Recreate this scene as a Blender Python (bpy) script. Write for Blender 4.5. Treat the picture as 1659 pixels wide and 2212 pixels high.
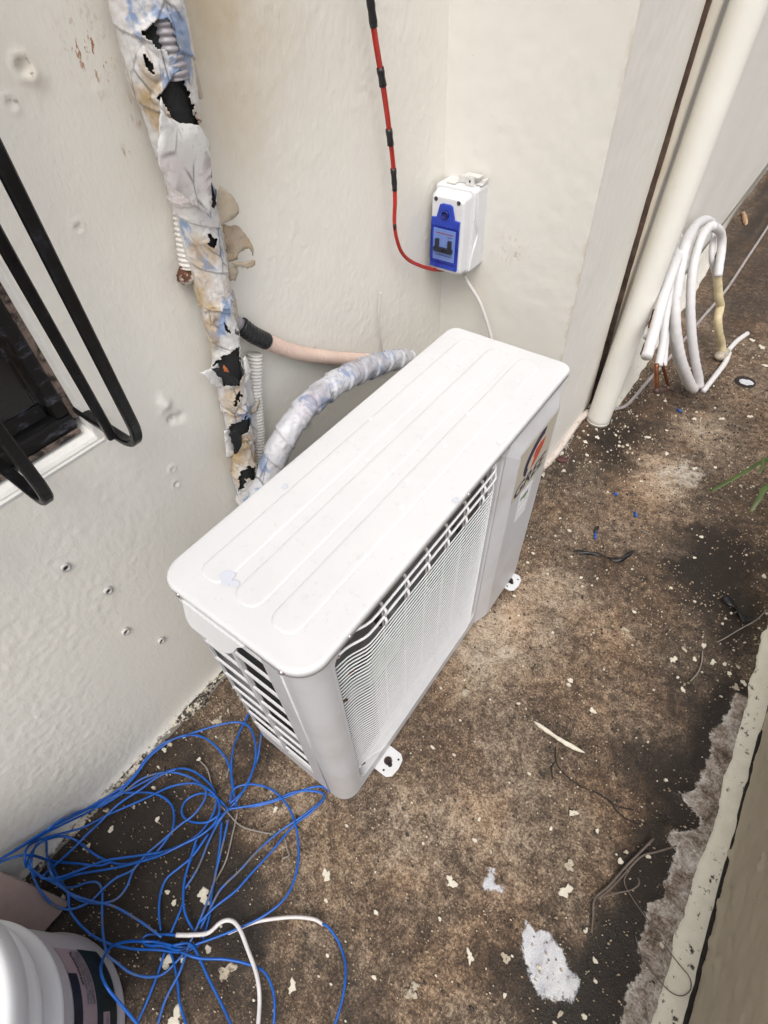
import bpy, bmesh, math, random
import numpy as np
from mathutils import Vector, Matrix
random.seed(7); rng = np.random.default_rng(11)
for o in list(bpy.data.objects): bpy.data.objects.remove(o)
S = bpy.context.scene; COL = S.collection
R_ = math.radians

# ------------------------------------------------------------------ camera
CAM = np.array([0.22016455, -0.12587015, 1.14923654])
ROT = np.array([[0.8082838685, 0.5879802960, -0.0309250610],
                [0.4267268000, -0.6211828277, -0.6572945555],
                [-0.4056863641, 0.5180840338, -0.7529990092]])   # rows: image right, image down, forward
FOC = 1136.4195562; CX, CY = 829.5, 1106.0                         # survey units: a 1659 x 2212 frame
cd = bpy.data.cameras.new('camera'); cam = bpy.data.objects.new('camera', cd); COL.objects.link(cam)
cd.sensor_fit = 'HORIZONTAL'; cd.sensor_width = 36.0; cd.lens = 36.0 * FOC / 1659.0
cd.clip_start = 0.02; cd.clip_end = 400
m3 = np.stack([ROT[0], -ROT[1], -ROT[2]], 1)
cam.matrix_world = Matrix([[*m3[0], CAM[0]], [*m3[1], CAM[1]], [*m3[2], CAM[2]], [0, 0, 0, 1]])
S.camera = cam
# ------------------------------------------------------------------ world, sun, exposure
w = bpy.data.worlds.new('World'); S.world = w; w.use_nodes = True
nt = w.node_tree; bg = nt.nodes['Background']
sk = nt.nodes.new('ShaderNodeTexSky'); sk.sky_type = 'NISHITA'; sk.sun_disc = False
SUN_EL, SUN_AZ = R_(58), R_(145)          # azimuth measured from +Y towards +X
sk.sun_elevation = SUN_EL; sk.sun_rotation = SUN_AZ; sk.altitude = 300; sk.air_density = 1.0; sk.dust_density = 6.0; sk.ozone_density = 1.0
hs = nt.nodes.new('ShaderNodeHueSaturation'); hs.inputs['Saturation'].default_value = .35; nt.links.new(sk.outputs[0], hs.inputs['Color']); nt.links.new(hs.outputs[0], bg.inputs[0]); bg.inputs[1].default_value = 0.15
sl = bpy.data.lights.new('sun', 'SUN'); sl.energy = 1.0; sl.angle = R_(45); sl.color = (1.0, 0.955, 0.89)
so = bpy.data.objects.new('sun', sl); COL.objects.link(so); so.location = (2, 2, 4)
sd = Vector((math.sin(SUN_AZ) * math.cos(SUN_EL), math.cos(SUN_AZ) * math.cos(SUN_EL), math.sin(SUN_EL)))
so.rotation_euler = sd.to_track_quat('Z', 'Y').to_euler()
S.view_settings.view_transform = 'Standard'; S.view_settings.look = 'None'; S.view_settings.gamma = 1
S.view_settings.exposure = 0.32
S.render.engine = 'CYCLES'
S.cycles.use_adaptive_sampling = True; S.cycles.adaptive_threshold = .025; S.cycles.use_denoising = True
S.cycles.max_bounces = 6; S.cycles.diffuse_bounces = 3; S.cycles.glossy_bounces = 2; S.cycles.transparent_max_bounces = 8

# ------------------------------------------------------------------ survey helpers: sight lines met with real planes
def ray(u, v): return ROT.T @ np.array([u - CX, v - CY, FOC])
def on(u, v, ax, val):
    d = ray(u, v); return CAM + d * (val - CAM[ax]) / d[ax]
def onplane(u, v, n, k):
    d = ray(u, v); n = np.array(n, float); return CAM + d * ((k - CAM @ n) / (d @ n))
def fl(u, v, z=0.0): return on(u, v, 2, z)
def px(P):
    q = (np.asarray(P, float) - CAM) @ ROT.T
    return np.stack([CX + FOC * q[..., 0] / q[..., 2], CY + FOC * q[..., 1] / q[..., 2]], -1)
cA = lambda x, y: (x * .33977, y * .33977)
cB = lambda x, y: (313.2 + x * .302, 438.4 + y * .302)
cC = lambda x, y: (x * .45302, 1440.5 + y * .45302)
cD = lambda x, y: (313.2 + x * .33977, 688.9 + y * .33977)
cE = lambda x, y: (1158.7 + x * .45286, y * .45286)
cF = lambda x, y: (876.8 + x * .4715, 1503.1 + y * .4715)
cG = lambda x, y: (1064.7 + x * .35826, 876.8 + y * .35826)

# ------------------------------------------------------------------ numpy noise
def vnoise(x, y, seed=0):
    g = np.random.default_rng(seed).random((257, 257)); g[256] = g[0]; g[:, 256] = g[:, 0]
    xi = np.floor(x).astype(int); yi = np.floor(y).astype(int); fx = x - xi; fy = y - yi
    fx = fx * fx * (3 - 2 * fx); fy = fy * fy * (3 - 2 * fy); xi &= 255; yi &= 255
    a = g[xi, yi]; b = g[xi + 1, yi]; c = g[xi, yi + 1]; d = g[xi + 1, yi + 1]
    return (a * (1 - fx) + b * fx) * (1 - fy) + (c * (1 - fx) + d * fx) * fy
def fbm(x, y, seed=0, oct=4, gain=.5):
    s = 0; a = 1; t = 0; x = np.asarray(x, float); y = np.asarray(y, float)
    for i in range(oct):
        s = s + a * vnoise(x + 31.7 * i, y + 17.3 * i, seed + i); t += a; a *= gain; x = x * 2.03; y = y * 2.03
    return s / t
def sstep(a, b, x):
    t = np.clip((x - a) / (b - a), 0, 1); return t * t * (3 - 2 * t)
def inpoly(pts, poly):
    x = pts[..., 0]; y = pts[..., 1]; r = np.zeros(x.shape, bool); n = len(poly)
    for i in range(n):
        x1, y1 = poly[i]; x2, y2 = poly[(i + 1) % n]
        c = ((y1 > y) != (y2 > y)) & (x < (x2 - x1) * (y - y1) / (y2 - y1 + 1e-12) + x1); r ^= c
    return r

# ------------------------------------------------------------------ mesh helpers
def newmesh(name, V, F, smooth=False, attrs=None):
    me = bpy.data.meshes.new(name); V = np.asarray(V, np.float32)
    if isinstance(F, np.ndarray) and F.ndim == 2:
        k = F.shape[1]; me.vertices.add(len(V)); me.vertices.foreach_set('co', V.ravel())
        me.loops.add(F.size); me.loops.foreach_set('vertex_index', F.ravel().astype(np.int32))
        me.polygons.add(len(F)); me.polygons.foreach_set('loop_start', np.arange(0, F.size, k, dtype=np.int32))
        me.update(calc_edges=True); me.validate()
    else:
        me.from_pydata([tuple(v) for v in V], [], [tuple(f) for f in F]); me.validate(); me.update()
    if smooth: me.polygons.foreach_set('use_smooth', np.ones(len(me.polygons), bool))
    for k, a in (attrs or {}).items():
        at = me.attributes.new(k, 'FLOAT', 'POINT'); at.data.foreach_set('value', np.asarray(a, np.float32))
    return me
def link(name, me, mat, parent=None, loc=None):
    o = bpy.data.objects.new(name, me); COL.objects.link(o)
    if me is not None and mat is not None:
        me.materials.clear()
        for m in (mat if isinstance(mat, (list, tuple)) else [mat]): me.materials.append(m)
    if parent is not None: o.parent = parent
    if loc is not None: o.location = loc
    return o
def tag(o, label=None, cat=None, group=None, kind=None):
    if label: o['label'] = label
    if cat: o['category'] = cat
    if group: o['group'] = group
    if kind: o['kind'] = kind
    return o
def root_loc(o):
    l = Vector((0, 0, 0))
    while o is not None: l += o.location; o = o.parent
    return l
def obj(name, V, F, mat, parent=None, smooth=False, attrs=None):
    """one mesh object; V in world coordinates, stored relative to its parent (or to its own base when top-level)"""
    V = np.array(V, float)
    if parent is not None: off = np.array(root_loc(parent))
    else: off = np.array([(V[:, 0].min() + V[:, 0].max()) / 2, (V[:, 1].min() + V[:, 1].max()) / 2, V[:, 2].min()])
    o = link(name, newmesh(name, V - off, F, smooth, attrs), mat, parent, (0, 0, 0) if parent is not None else tuple(off))
    return o
def thing(name, label, cat, loc, group=None):
    o = bpy.data.objects.new(name, None); COL.objects.link(o); o.location = tuple(loc); o.empty_display_size = .05
    return tag(o, label, cat, group)
def from_bm(bm):
    bm.verts.ensure_lookup_table(); bm.verts.index_update()
    V = [v.co[:] for v in bm.verts]; F = [[v.index for v in f.verts] for f in bm.faces]; bm.free(); return V, F
def box(lo, hi, bev=0.0, seg=2):
    bm = bmesh.new(); bmesh.ops.create_cube(bm, size=1)
    lo = Vector(lo); hi = Vector(hi)
    for v in bm.verts: v.co = Vector([(lo[i] + hi[i]) / 2 + v.co[i] * (hi[i] - lo[i]) for i in range(3)])
    if bev: bmesh.ops.bevel(bm, geom=bm.edges[:], offset=bev, segments=seg, profile=.5, affect='EDGES')
    return from_bm(bm)
def catmull(P, n=8, closed=False):
    P = np.asarray(P, float)
    if len(P) < 3: return P
    Q = np.vstack([P[-1:], P, P[:2]]) if closed else np.vstack([2 * P[0] - P[1], P, 2 * P[-1] - P[-2]])
    out = []
    for i in range(1, len(Q) - 2):
        p0, p1, p2, p3 = Q[i - 1:i + 3]
        for k in range(n):
            t = k / n
            out.append(.5 * (2 * p1 + (p2 - p0) * t + (2 * p0 - 5 * p1 + 4 * p2 - p3) * t * t + (3 * p1 - p0 - 3 * p2 + p3) * t ** 3))
    if not closed: out.append(P[-1])
    return np.array(out)
def resample(P, step):
    d = np.r_[0, np.cumsum(np.linalg.norm(np.diff(P, axis=0), axis=1))]; n = max(2, int(d[-1] / step) + 1)
    s = np.linspace(0, d[-1], n); return np.stack([np.interp(s, d, P[:, i]) for i in range(3)], 1), s
def frames(P):
    T = np.gradient(P, axis=0); T /= np.linalg.norm(T, axis=1, keepdims=True) + 1e-12
    a = np.array([0, 0, 1.]) if abs(T[0][2]) < .9 else np.array([1., 0, 0])
    N = np.zeros_like(P); n = a - T[0] * (a @ T[0]); n /= np.linalg.norm(n)
    for i in range(len(P)):
        n = n - T[i] * (n @ T[i]); n /= np.linalg.norm(n) + 1e-12; N[i] = n
    return T, N, np.cross(T, N)
def tube(P, r, seg=10, cap=True):
    P = np.asarray(P, float); T, N, B = frames(P); n = len(P); r = np.broadcast_to(np.asarray(r, float), (n,)) if np.ndim(r) < 2 else r
    th = np.linspace(0, 2 * np.pi, seg, endpoint=False)
    rr = r[:, None] if np.ndim(r) == 1 else r
    V = P[:, None] + rr[..., None] * (np.cos(th)[None, :, None] * N[:, None] + np.sin(th)[None, :, None] * B[:, None])
    V = V.reshape(-1, 3); F = []
    for i in range(n - 1):
        for j in range(seg):
            k = (j + 1) % seg; F.append((i * seg + j, i * seg + k, (i + 1) * seg + k, (i + 1) * seg + j))
    if cap: F.append(tuple(range(seg))[::-1]); F.append(tuple((n - 1) * seg + j for j in range(seg)))
    return V, F
def merge(*VF):
    V = []; F = []; k = 0
    for v, f in VF:
        V.extend([tuple(a) for a in v]); F.extend([tuple(i + k for i in g) for g in f]); k += len(v)
    return V, F
def rrect(y0, y1, z0, z1, r, n=8):
    rs = r if isinstance(r, (tuple, list)) else (r,) * 4; out = []
    for (cy, cz, a), q in zip(((y1, z1, 0), (y0, z1, 90), (y0, z0, 180), (y1, z0, 270)), rs):
        sy = -1 if cy == y1 else 1; sz = -1 if cz == z1 else 1
        for k in range(n + 1):
            t = R_(a + 90 * k / n); out.append((cy + sy * q + q * math.cos(t), cz + sz * q + q * math.sin(t)))
    return out
def prism(pts, axis, a, b, bev=0.0):
    """outline pts (2-D) extruded along axis from a to b"""
    def mk(p, h):
        return {0: (h, p[0], p[1]), 1: (p[0], h, p[1]), 2: (p[0], p[1], h)}[axis]
    n = len(pts); V = [mk(p, a) for p in pts] + [mk(p, b) for p in pts]
    F = [tuple(range(n)), tuple(range(2 * n - 1, n - 1, -1))] + [(i, n + i, n + (i + 1) % n, (i + 1) % n) for i in range(n)]
    bm = bmesh.new(); vs = [bm.verts.new(v) for v in V]
    for f in F: bm.faces.new([vs[i] for i in f])
    bmesh.ops.recalc_face_normals(bm, faces=bm.faces[:])
    if bev: bmesh.ops.bevel(bm, geom=bm.edges[:], offset=bev, segments=2, profile=.5, affect='EDGES', clamp_overlap=True)
    return from_bm(bm)
def loft(loops, cap0=False, cap1=False):
    n = len(loops[0]); V = [tuple(p) for L in loops for p in L]; F = []
    for i in range(len(loops) - 1):
        for j in range(n):
            k = (j + 1) % n; F.append((i * n + j, i * n + k, (i + 1) * n + k, (i + 1) * n + j))
    if cap0: F.append(tuple(range(n))[::-1])
    if cap1: F.append(tuple((len(loops) - 1) * n + j for j in range(n)))
    return V, F
def lathe(prof, c, seg=96):
    th = np.linspace(0, 2 * np.pi, seg, endpoint=False)
    return loft([[(c[0] + r * math.cos(t), c[1] + r * math.sin(t), c[2] + z) for t in th] for r, z in prof])
def blob(r, n=11, jag=.35, elong=1.0, rot=None, seed=None):
    rr = random.Random(seed) if seed is not None else random
    rot = rr.random() * 6.28 if rot is None else rot; out = []
    ph = [rr.random() * 6.28 for _ in range(4)]
    for i in range(n):
        t = 2 * math.pi * i / n
        q = r * (1 + jag * (.5 * math.sin(2 * t + ph[0]) + .4 * math.sin(3 * t + ph[1]) + .3 * math.sin(5 * t + ph[2])) + jag * (rr.random() - .5) * .7)
        x, y = q * math.cos(t) * elong, q * math.sin(t); out.append((x * math.cos(rot) - y * math.sin(rot), x * math.sin(rot) + y * math.cos(rot)))
    return out
def disc_slab(c, out2, z, h):
    n = len(out2); V = [(c[0] + x, c[1] + y, z) for x, y in out2] + [(c[0] + x * .86, c[1] + y * .86, z + h) for x, y in out2]
    return V, [(i, (i + 1) % n, n + (i + 1) % n, n + i) for i in range(n)] + [tuple(range(n, 2 * n))]
def textmesh(s, size, shear=0.0, bold=0.0):
    c = bpy.data.curves.new('t', 'FONT'); c.body = s; c.size = size; c.shear = shear; c.extrude = 0; c.offset = bold
    c.align_x = 'LEFT'; o = bpy.data.objects.new('t', c); COL.objects.link(o); bpy.context.view_layer.update()
    me = o.evaluated_get(bpy.context.evaluated_depsgraph_get()).to_mesh()
    V = [v.co[:2] for v in me.vertices]; F = [tuple(p.vertices) for p in me.polygons]
    bpy.data.objects.remove(o); return np.array(V), F

# ------------------------------------------------------------------ material helpers
class NB:
    def __init__(s, name):
        s.m = bpy.data.materials.new(name); s.m.use_nodes = True; s.t = s.m.node_tree; s.b = s.t.nodes['Principled BSDF']
        s.tc = s.t.nodes.new('ShaderNodeTexCoord'); s.co = s.tc.outputs['Object']
    def n(s, t, **k):
        d = s.t.nodes.new(t)
        for a, v in k.items(): setattr(d, a, v)
        return d
    def set(s, d, i, v):
        if v is None: return
        if hasattr(v, 'is_output') or isinstance(v, bpy.types.NodeSocket): s.t.links.new(v, d.inputs[i])
        else:
            if isinstance(v, tuple) and len(v) == 3 and d.inputs[i].type == 'RGBA': v = (*v, 1)
            d.inputs[i].default_value = v
    def mapping(s, sc, vec=None, rot=(0, 0, 0)):
        d = s.n('ShaderNodeMapping'); s.set(d, 0, vec or s.co); d.inputs['Scale'].default_value = sc; d.inputs['Rotation'].default_value = rot; return d.outputs[0]
    def noise(s, sc, det=4, rough=.55, vec=None, dist=0.0, col=False):
        d = s.n('ShaderNodeTexNoise'); s.set(d, 'Vector', vec or s.co); d.inputs['Scale'].default_value = sc; d.inputs['Detail'].default_value = det
        d.inputs['Roughness'].default_value = rough; d.inputs['Distortion'].default_value = dist; return d.outputs[1 if col else 0]
    def voro(s, sc, vec=None, feat='F1', out=0, rnd=1.0):
        d = s.n('ShaderNodeTexVoronoi', feature=feat); s.set(d, 'Vector', vec or s.co); d.inputs['Scale'].default_value = sc; d.inputs['Randomness'].default_value = rnd; return d.outputs[out]
    def ramp(s, f, *st, interp='LINEAR'):
        d = s.n('ShaderNodeValToRGB'); s.set(d, 0, f); e = d.color_ramp.elements; d.color_ramp.interpolation = interp
        while len(e) < len(st): e.new(.5)
        for x, (p, c) in zip(e, st): x.position = p; x.color = (c, c, c, 1) if isinstance(c, (int, float)) else (*c, 1)
        return d.outputs[0]
    def mix(s, f, a, b, mode='MIX'):
        d = s.n('ShaderNodeMix', data_type='RGBA', blend_type=mode); s.set(d, 0, f); s.set(d, 6, a); s.set(d, 7, b); return d.outputs[2]
    def math(s, op, a, b=None, c=None, clamp=False):
        d = s.n('ShaderNodeMath', operation=op, use_clamp=clamp); s.set(d, 0, a); s.set(d, 1, b); s.set(d, 2, c); return d.outputs[0]
    def attr(s, name): d = s.n('ShaderNodeAttribute', attribute_name=name); return d.outputs['Fac']
    def bump(s, h, st=.3, dist=.002, nrm=None):
        d = s.n('ShaderNodeBump'); d.inputs['Strength'].default_value = st; d.inputs['Distance'].default_value = dist; s.set(d, 'Height', h); s.set(d, 'Normal', nrm); return d.outputs[0]
    def done(s, col=None, rough=None, nrm=None, **k):
        s.set(s.b, 'Base Color', col); s.set(s.b, 'Roughness', rough); s.set(s.b, 'Normal', nrm)
        for a, v in k.items(): s.set(s.b, a.replace('_', ' '), v)
        return s.m
def simple(name, col, rough=.5, var=.12, sc=30, bump=0.0, bsc=120, dirt=None, dsc=14, dth=(.55, .75), **k):
    b = NB(name); n = b.noise(sc, 5)
    c = b.mix(b.ramp(n, (.3, 0), (.7, 1)), tuple(x * (1 - var) for x in col), tuple(min(1, x * (1 + var)) for x in col))
    if dirt is not None: c = b.mix(b.ramp(b.noise(dsc, 7, .65), (dth[0], 0), (dth[1], 1)), c, dirt)
    nr = b.bump(b.noise(bsc, 4), bump, .002) if bump else None
    rg = b.ramp(b.noise(sc * .7, 3), (.3, max(0, rough - .08)), (.7, min(1, rough + .08)))
    return b.done(c, rg, nr, **k)

# ---- render of the walls: brushed, lumpy masonry paint
def wallmat(name, base, grime=(.30, .26, .20), streak=True, lump=1.0):
    b = NB(name)
    big = b.noise(2.2, 4); fine = b.noise(26, 6, .6)
    c = b.mix(b.ramp(big, (.3, 0), (.72, 1)), tuple(x * .94 for x in base), base)
    c = b.mix(b.math('MULTIPLY', b.ramp(fine, (.52, 0), (.8, 1)), .35), c, tuple(x * .87 for x in base))
    st = b.attr('stain')
    stn = b.math('MULTIPLY', st, b.ramp(b.noise(9, 6, .65), (.25, .25), (.75, 1)))
    c = b.mix(stn, c, (.50, .385, .225))
    gr = b.attr('grime')
    g = b.math('ADD', b.math('MULTIPLY', gr, 1.25), b.math('MULTIPLY', b.math('SUBTRACT', b.noise(62, 5, .75), .5), 2.6))
    c = b.mix(b.math('MULTIPLY', b.ramp(g, (.62, 0), (.92, 1)), .82), c, (.045, .036, .028))
    ru = b.math('MULTIPLY', b.attr('rust'), b.ramp(b.noise(170, 3, .6, b.mapping((1, 1, .45))), (.56, 0), (.62, 1)))
    c = b.mix(ru, c, (.36, .16, .085))
    specks = b.ramp(b.voro(34), (.012, 1), (.03, 0))
    c = b.mix(b.math('MULTIPLY', specks, .7), c, (.24, .17, .11))
    h = b.noise(230, 3, .6, b.mapping((1, 1, .45)) if streak else None)
    h2 = b.math('POWER', b.ramp(b.voro(150, b.mapping((1, 1, .75))), (0, 1), (.55, 0)), 2.0)
    h = b.math('ADD', b.math('MULTIPLY', h, .55), b.math('MULTIPLY', h2, .35)); h = b.math('ADD', h, b.math('MULTIPLY', b.noise(40, 4, .55), .22))
    return b.done(c, .62, b.bump(b.math('MULTIPLY', h, b.ramp(b.noise(4, 3), (.35, .45), (.65, 1.0))), .46 * lump, .0018), Specular_IOR_Level=.35)
M = {}
M['wall'] = wallmat('cream_masonry_paint', (.78, .755, .69))
M['wall_smooth'] = wallmat('cream_paint_smooth', (.79, .77, .715), streak=False, lump=.45)
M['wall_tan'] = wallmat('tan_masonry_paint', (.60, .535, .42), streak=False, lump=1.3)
M['wall_fillet'] = simple('cream_fillet_paint', (.66, .63, .56), .65, .06, 30, .5, 120, dirt=(.22, .18, .14), dsc=26, dth=(.60, .74))
M['lip'] = simple('cream_paint_edge', (.83, .79, .66), .65, .06, 40, .5, 160, dirt=(.05, .04, .03), dsc=70, dth=(.60, .66))
M['lip_dirty'] = simple('mouldy_paint_edge', (.52, .47, .38), .7, .15, 40, .6, 160, dirt=(.03, .024, .018), dsc=95, dth=(.46, .54))
# ---- weathered concrete
b = NB('weathered_concrete')
tone = b.attr('tone'); white = b.attr('white')
warp = b.noise(9, 5, .66, dist=.9); mid = b.noise(48, 5, .72, dist=.3); fine = b.noise(260, 3, .75); grit = b.voro(330)
f = b.math('ADD', tone, b.math('MULTIPLY', b.math('SUBTRACT', warp, .5), .42))
f = b.math('ADD', f, b.math('MULTIPLY', b.math('SUBTRACT', mid, .5), .95))
f = b.math('ADD', f, b.math('MULTIPLY', b.math('SUBTRACT', fine, .5), 1.25))
c = b.ramp(f, (.06, (.019, .0135, .0095)), (.30, (.043, .031, .022)), (.48, (.090, .064, .045)), (.64, (.185, .136, .096)), (.82, (.35, .275, .20)), (1.0, (.50, .425, .34)))
hue = b.noise(5, 4, .6); sd_ = b.attr('salt')
c = b.mix(b.math('MULTIPLY', b.ramp(hue, (.42, 0), (.62, 1)), .8), c, b.mix(1.0, c, (1.08, .95, .83), 'MULTIPLY'))
c = b.mix(b.math('MULTIPLY', b.ramp(b.noise(3.3, 5), (.50, 0), (.7, 1)), .45), c, b.mix(1.0, c, (.86, .98, 1.05), 'MULTIPLY'))
wf = b.math('ADD', white, b.math('MULTIPLY', b.math('SUBTRACT', b.noise(55, 5, .72), .5), 1.5))
c = b.mix(b.math('MULTIPLY', b.ramp(wf, (.55, 0), (.85, 1)), .75), c, (.52, .48, .42))
sm = b.math('ADD', b.math('MULTIPLY', sd_, 60.0), b.math('MULTIPLY', b.math('SUBTRACT', b.noise(70, 5, .72), .5), 1.6))
sf = b.math('ADD', b.math('MULTIPLY', b.noise(42, 5, .76, dist=.5), 1.1), b.math('MULTIPLY', b.math('SUBTRACT', fine, .5), .6))
rim = b.ramp(b.math('ADD', b.math('MULTIPLY', sd_, 28.0), b.math('MULTIPLY', b.math('SUBTRACT', b.noise(26, 4, .7), .5), .9)), (.0, 1), (.42, 0))
sf = b.math('ADD', sf, b.math('MULTIPLY', rim, .26)); sf = b.math('ADD', sf, b.math('MULTIPLY', b.math('SUBTRACT', b.noise(9, 3), .5), .6))
sc_ = b.ramp(sf, (.30, (.05, .036, .026)), (.46, (.17, .128, .100)), (.58, (.31, .265, .225)), (.74, (.50, .465, .43)), (.95, (.72, .70, .68)))
c = b.mix(b.ramp(sm, (.42, 0), (.58, 1)), c, sc_)
grains = b.math('MULTIPLY', b.ramp(b.voro(430), (.08, 1), (.20, 0)), b.ramp(b.noise(45, 4), (.46, 0), (.6, 1)))
c = b.mix(b.math('MULTIPLY', grains, .8), c, (.46, .375, .275))
dg = b.ramp(b.voro(300, b.mapping((1.1, .9, 1))), (.10, 1), (.20, 0)); c = b.mix(b.math('MULTIPLY', dg, .55), c, (.022, .017, .013))
wm = b.math('ADD', b.math('MULTIPLY', b.attr('smear'), 85.0), b.math('MULTIPLY', b.math('SUBTRACT', b.noise(95, 5, .74), .5), 2.2))
wc = b.ramp(b.math('ADD', b.noise(36, 5, .7, b.mapping((1, .45, 1), rot=(0, 0, .5))), b.math('MULTIPLY', b.math('SUBTRACT', b.noise(13, 3), .5), .7)), (.34, (.30, .30, .34)), (.50, (.53, .535, .565)), (.66, (.64, .645, .66)))
wm = b.math('ADD', wm, .35)
c = b.mix(b.ramp(wm, (.30, 0), (.62, 1)), c, wc)
pits = b.ramp(b.voro(150), (.03, 1), (.07, 0)); c = b.mix(b.math('MULTIPLY', pits, .7), c, (.012, .01, .008))
h = b.math('ADD', b.math('MULTIPLY', mid, .7), b.math('MULTIPLY', fine, .55)); h = b.math('SUBTRACT', h, b.math('MULTIPLY', pits, .4))
h = b.math('ADD', h, b.math('MULTIPLY', grit, .25))
rg = b.ramp(f, (.1, .55), (.5, .82))
M['concrete'] = b.done(c, rg, b.bump(h, .75, .0028), Specular_IOR_Level=.35)
# mortar / salts
b = NB('salty_mortar'); n1 = b.noise(34, 5, .74, dist=.5); n2 = b.noise(190, 4, .75)
f = b.math('ADD', b.math('MULTIPLY', n1, .9), b.math('MULTIPLY', b.math('SUBTRACT', n2, .5), .95))
f = b.math('ADD', f, b.math('MULTIPLY', b.attr('white'), .60)); f = b.math('ADD', f, .08)
c = b.ramp(f, (.30, (.05, .036, .025)), (.47, (.17, .13, .10)), (.60, (.33, .285, .24)), (.78, (.55, .52, .485)), (1.0, (.78, .765, .745)))
c = b.mix(b.math('MULTIPLY', b.ramp(b.noise(14, 4), (.55, 0), (.66, 1)), .7), c, (.17, .10, .06))
M['mortar'] = b.done(c, .85, b.bump(b.math('ADD', n1, b.math('MULTIPLY', n2, .5)), .8, .003))
M['splat'] = simple('dried_cream_paint', (.66, .61, .50), .6, .08, 90, .5, 300)
M['splat_dirty'] = simple('dirty_cream_paint', (.44, .38, .29), .7, .15, 90, .5, 300, dirt=(.10, .075, .05), dsc=120, dth=(.5, .6))
M['splat_white'] = simple('dried_white_filler', (.56, .57, .60), .6, .05, 60, .6, 200, dirt=(.38, .38, .42), dsc=38, dth=(.55, .72))
M['grit'] = simple('pale_grit', (.40, .315, .22), .8, .25, 200)
M['grit_dark'] = simple('dark_grit', (.05, .04, .035), .8, .3, 200)
# ---- air conditioner
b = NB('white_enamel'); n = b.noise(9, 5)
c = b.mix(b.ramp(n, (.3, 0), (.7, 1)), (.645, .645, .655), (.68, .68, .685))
gr = b.math('MULTIPLY', b.ramp(b.noise(80, 5, .78), (.56, 0), (.74, 1)), b.ramp(b.noise(5, 4, .6), (.38, 0), (.66, 1))); c = b.mix(b.math('MULTIPLY', gr, .45), c, (.36, .30, .23))
c = b.mix(b.math('MULTIPLY', b.ramp(b.noise(14, 4, .6, b.mapping((6, .25, 1))), (.62, 0), (.8, 1)), .12), c, (.45, .43, .40))
dots = b.math('MULTIPLY', b.ramp(b.voro(70), (.030, 1), (.06, 0)), b.ramp(b.noise(11, 4), (.50, 0), (.58, 1)))
c = b.mix(b.math('MULTIPLY', dots, .55), c, (.20, .17, .13))
bd = b.math('MULTIPLY', b.ramp(b.voro(41), (.05, 1), (.08, 0)), b.ramp(b.noise(6, 3), (.52, 0), (.58, 1)))
c = b.mix(b.math('MULTIPLY', bd, .45), c, (.50, .55, .74))
M['enamel'] = b.done(c, b.ramp(n, (.3, .32), (.7, .46)), b.bump(b.noise(420, 2), .05, .0006))
b = NB('white_enamel_dusty_shaded'); n = b.noise(9, 5)
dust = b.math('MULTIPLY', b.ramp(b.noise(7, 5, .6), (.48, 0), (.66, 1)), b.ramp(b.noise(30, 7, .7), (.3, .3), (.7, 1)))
c = b.mix(b.math('MULTIPLY', dust, .38), (.54, .54, .555), (.36, .31, .26))  # base greyer than the lid to paint in side shade, plus real dust
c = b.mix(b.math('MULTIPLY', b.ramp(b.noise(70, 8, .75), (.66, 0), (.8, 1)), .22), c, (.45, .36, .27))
M['enamel_dusty_shaded'] = b.done(c, .42, b.bump(b.noise(420, 2), .05, .0006))
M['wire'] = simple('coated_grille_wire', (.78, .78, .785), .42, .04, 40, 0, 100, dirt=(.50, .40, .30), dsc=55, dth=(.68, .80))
M['rust'] = simple('rust', (.11, .042, .018), .85, .4, 120, .5, 250, dirt=(.55, .50, .45), dsc=60, dth=(.52, .6))
M['screw'] = simple('screw_metal', (.42, .40, .40), .35, .2, 200, Metallic=.8)
M['dark'] = simple('dark_interior', (.012, .012, .014), .7)
M['duct'] = simple('grey_duct_steel', (.045, .045, .048), .5)
M['wire_grey'] = simple('shadowed_support_wire', (.34, .33, .33), .5, .1, 40)  # white wire greyed down: the shade on the uprights is in the colour
M['fan'] = simple('grey_fan_plastic', (.10, .10, .105), .5)
M['fins'] = simple('condenser_fins', (.022, .019, .019), .6, .3, 60, dirt=(.13, .12, .125), dsc=18, dth=(.55, .68))
M['sticker_beige'] = simple('beige_sticker', (.50, .465, .385), .4, .03)
M['sticker_white'] = simple('white_sticker', (.76, .77, .77), .4, .03)
M['navy'] = simple('navy_ink', (.022, .018, .06), .4, .05)
M['red_ink'] = simple('red_ink', (.50, .075, .045), .4, .05)
M['green_ink'] = simple('green_ink', (.12, .42, .10), .4, .05)
M['grey_ink'] = simple('grey_ink', (.04, .04, .045), .4, .05)
M['paint_blue'] = simple('pale_blue_paint_drip', (.58, .60, .67), .5, .03)
M['paint_white'] = simple('white_paint_drip', (.78, .78, .78), .5, .03)
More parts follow.
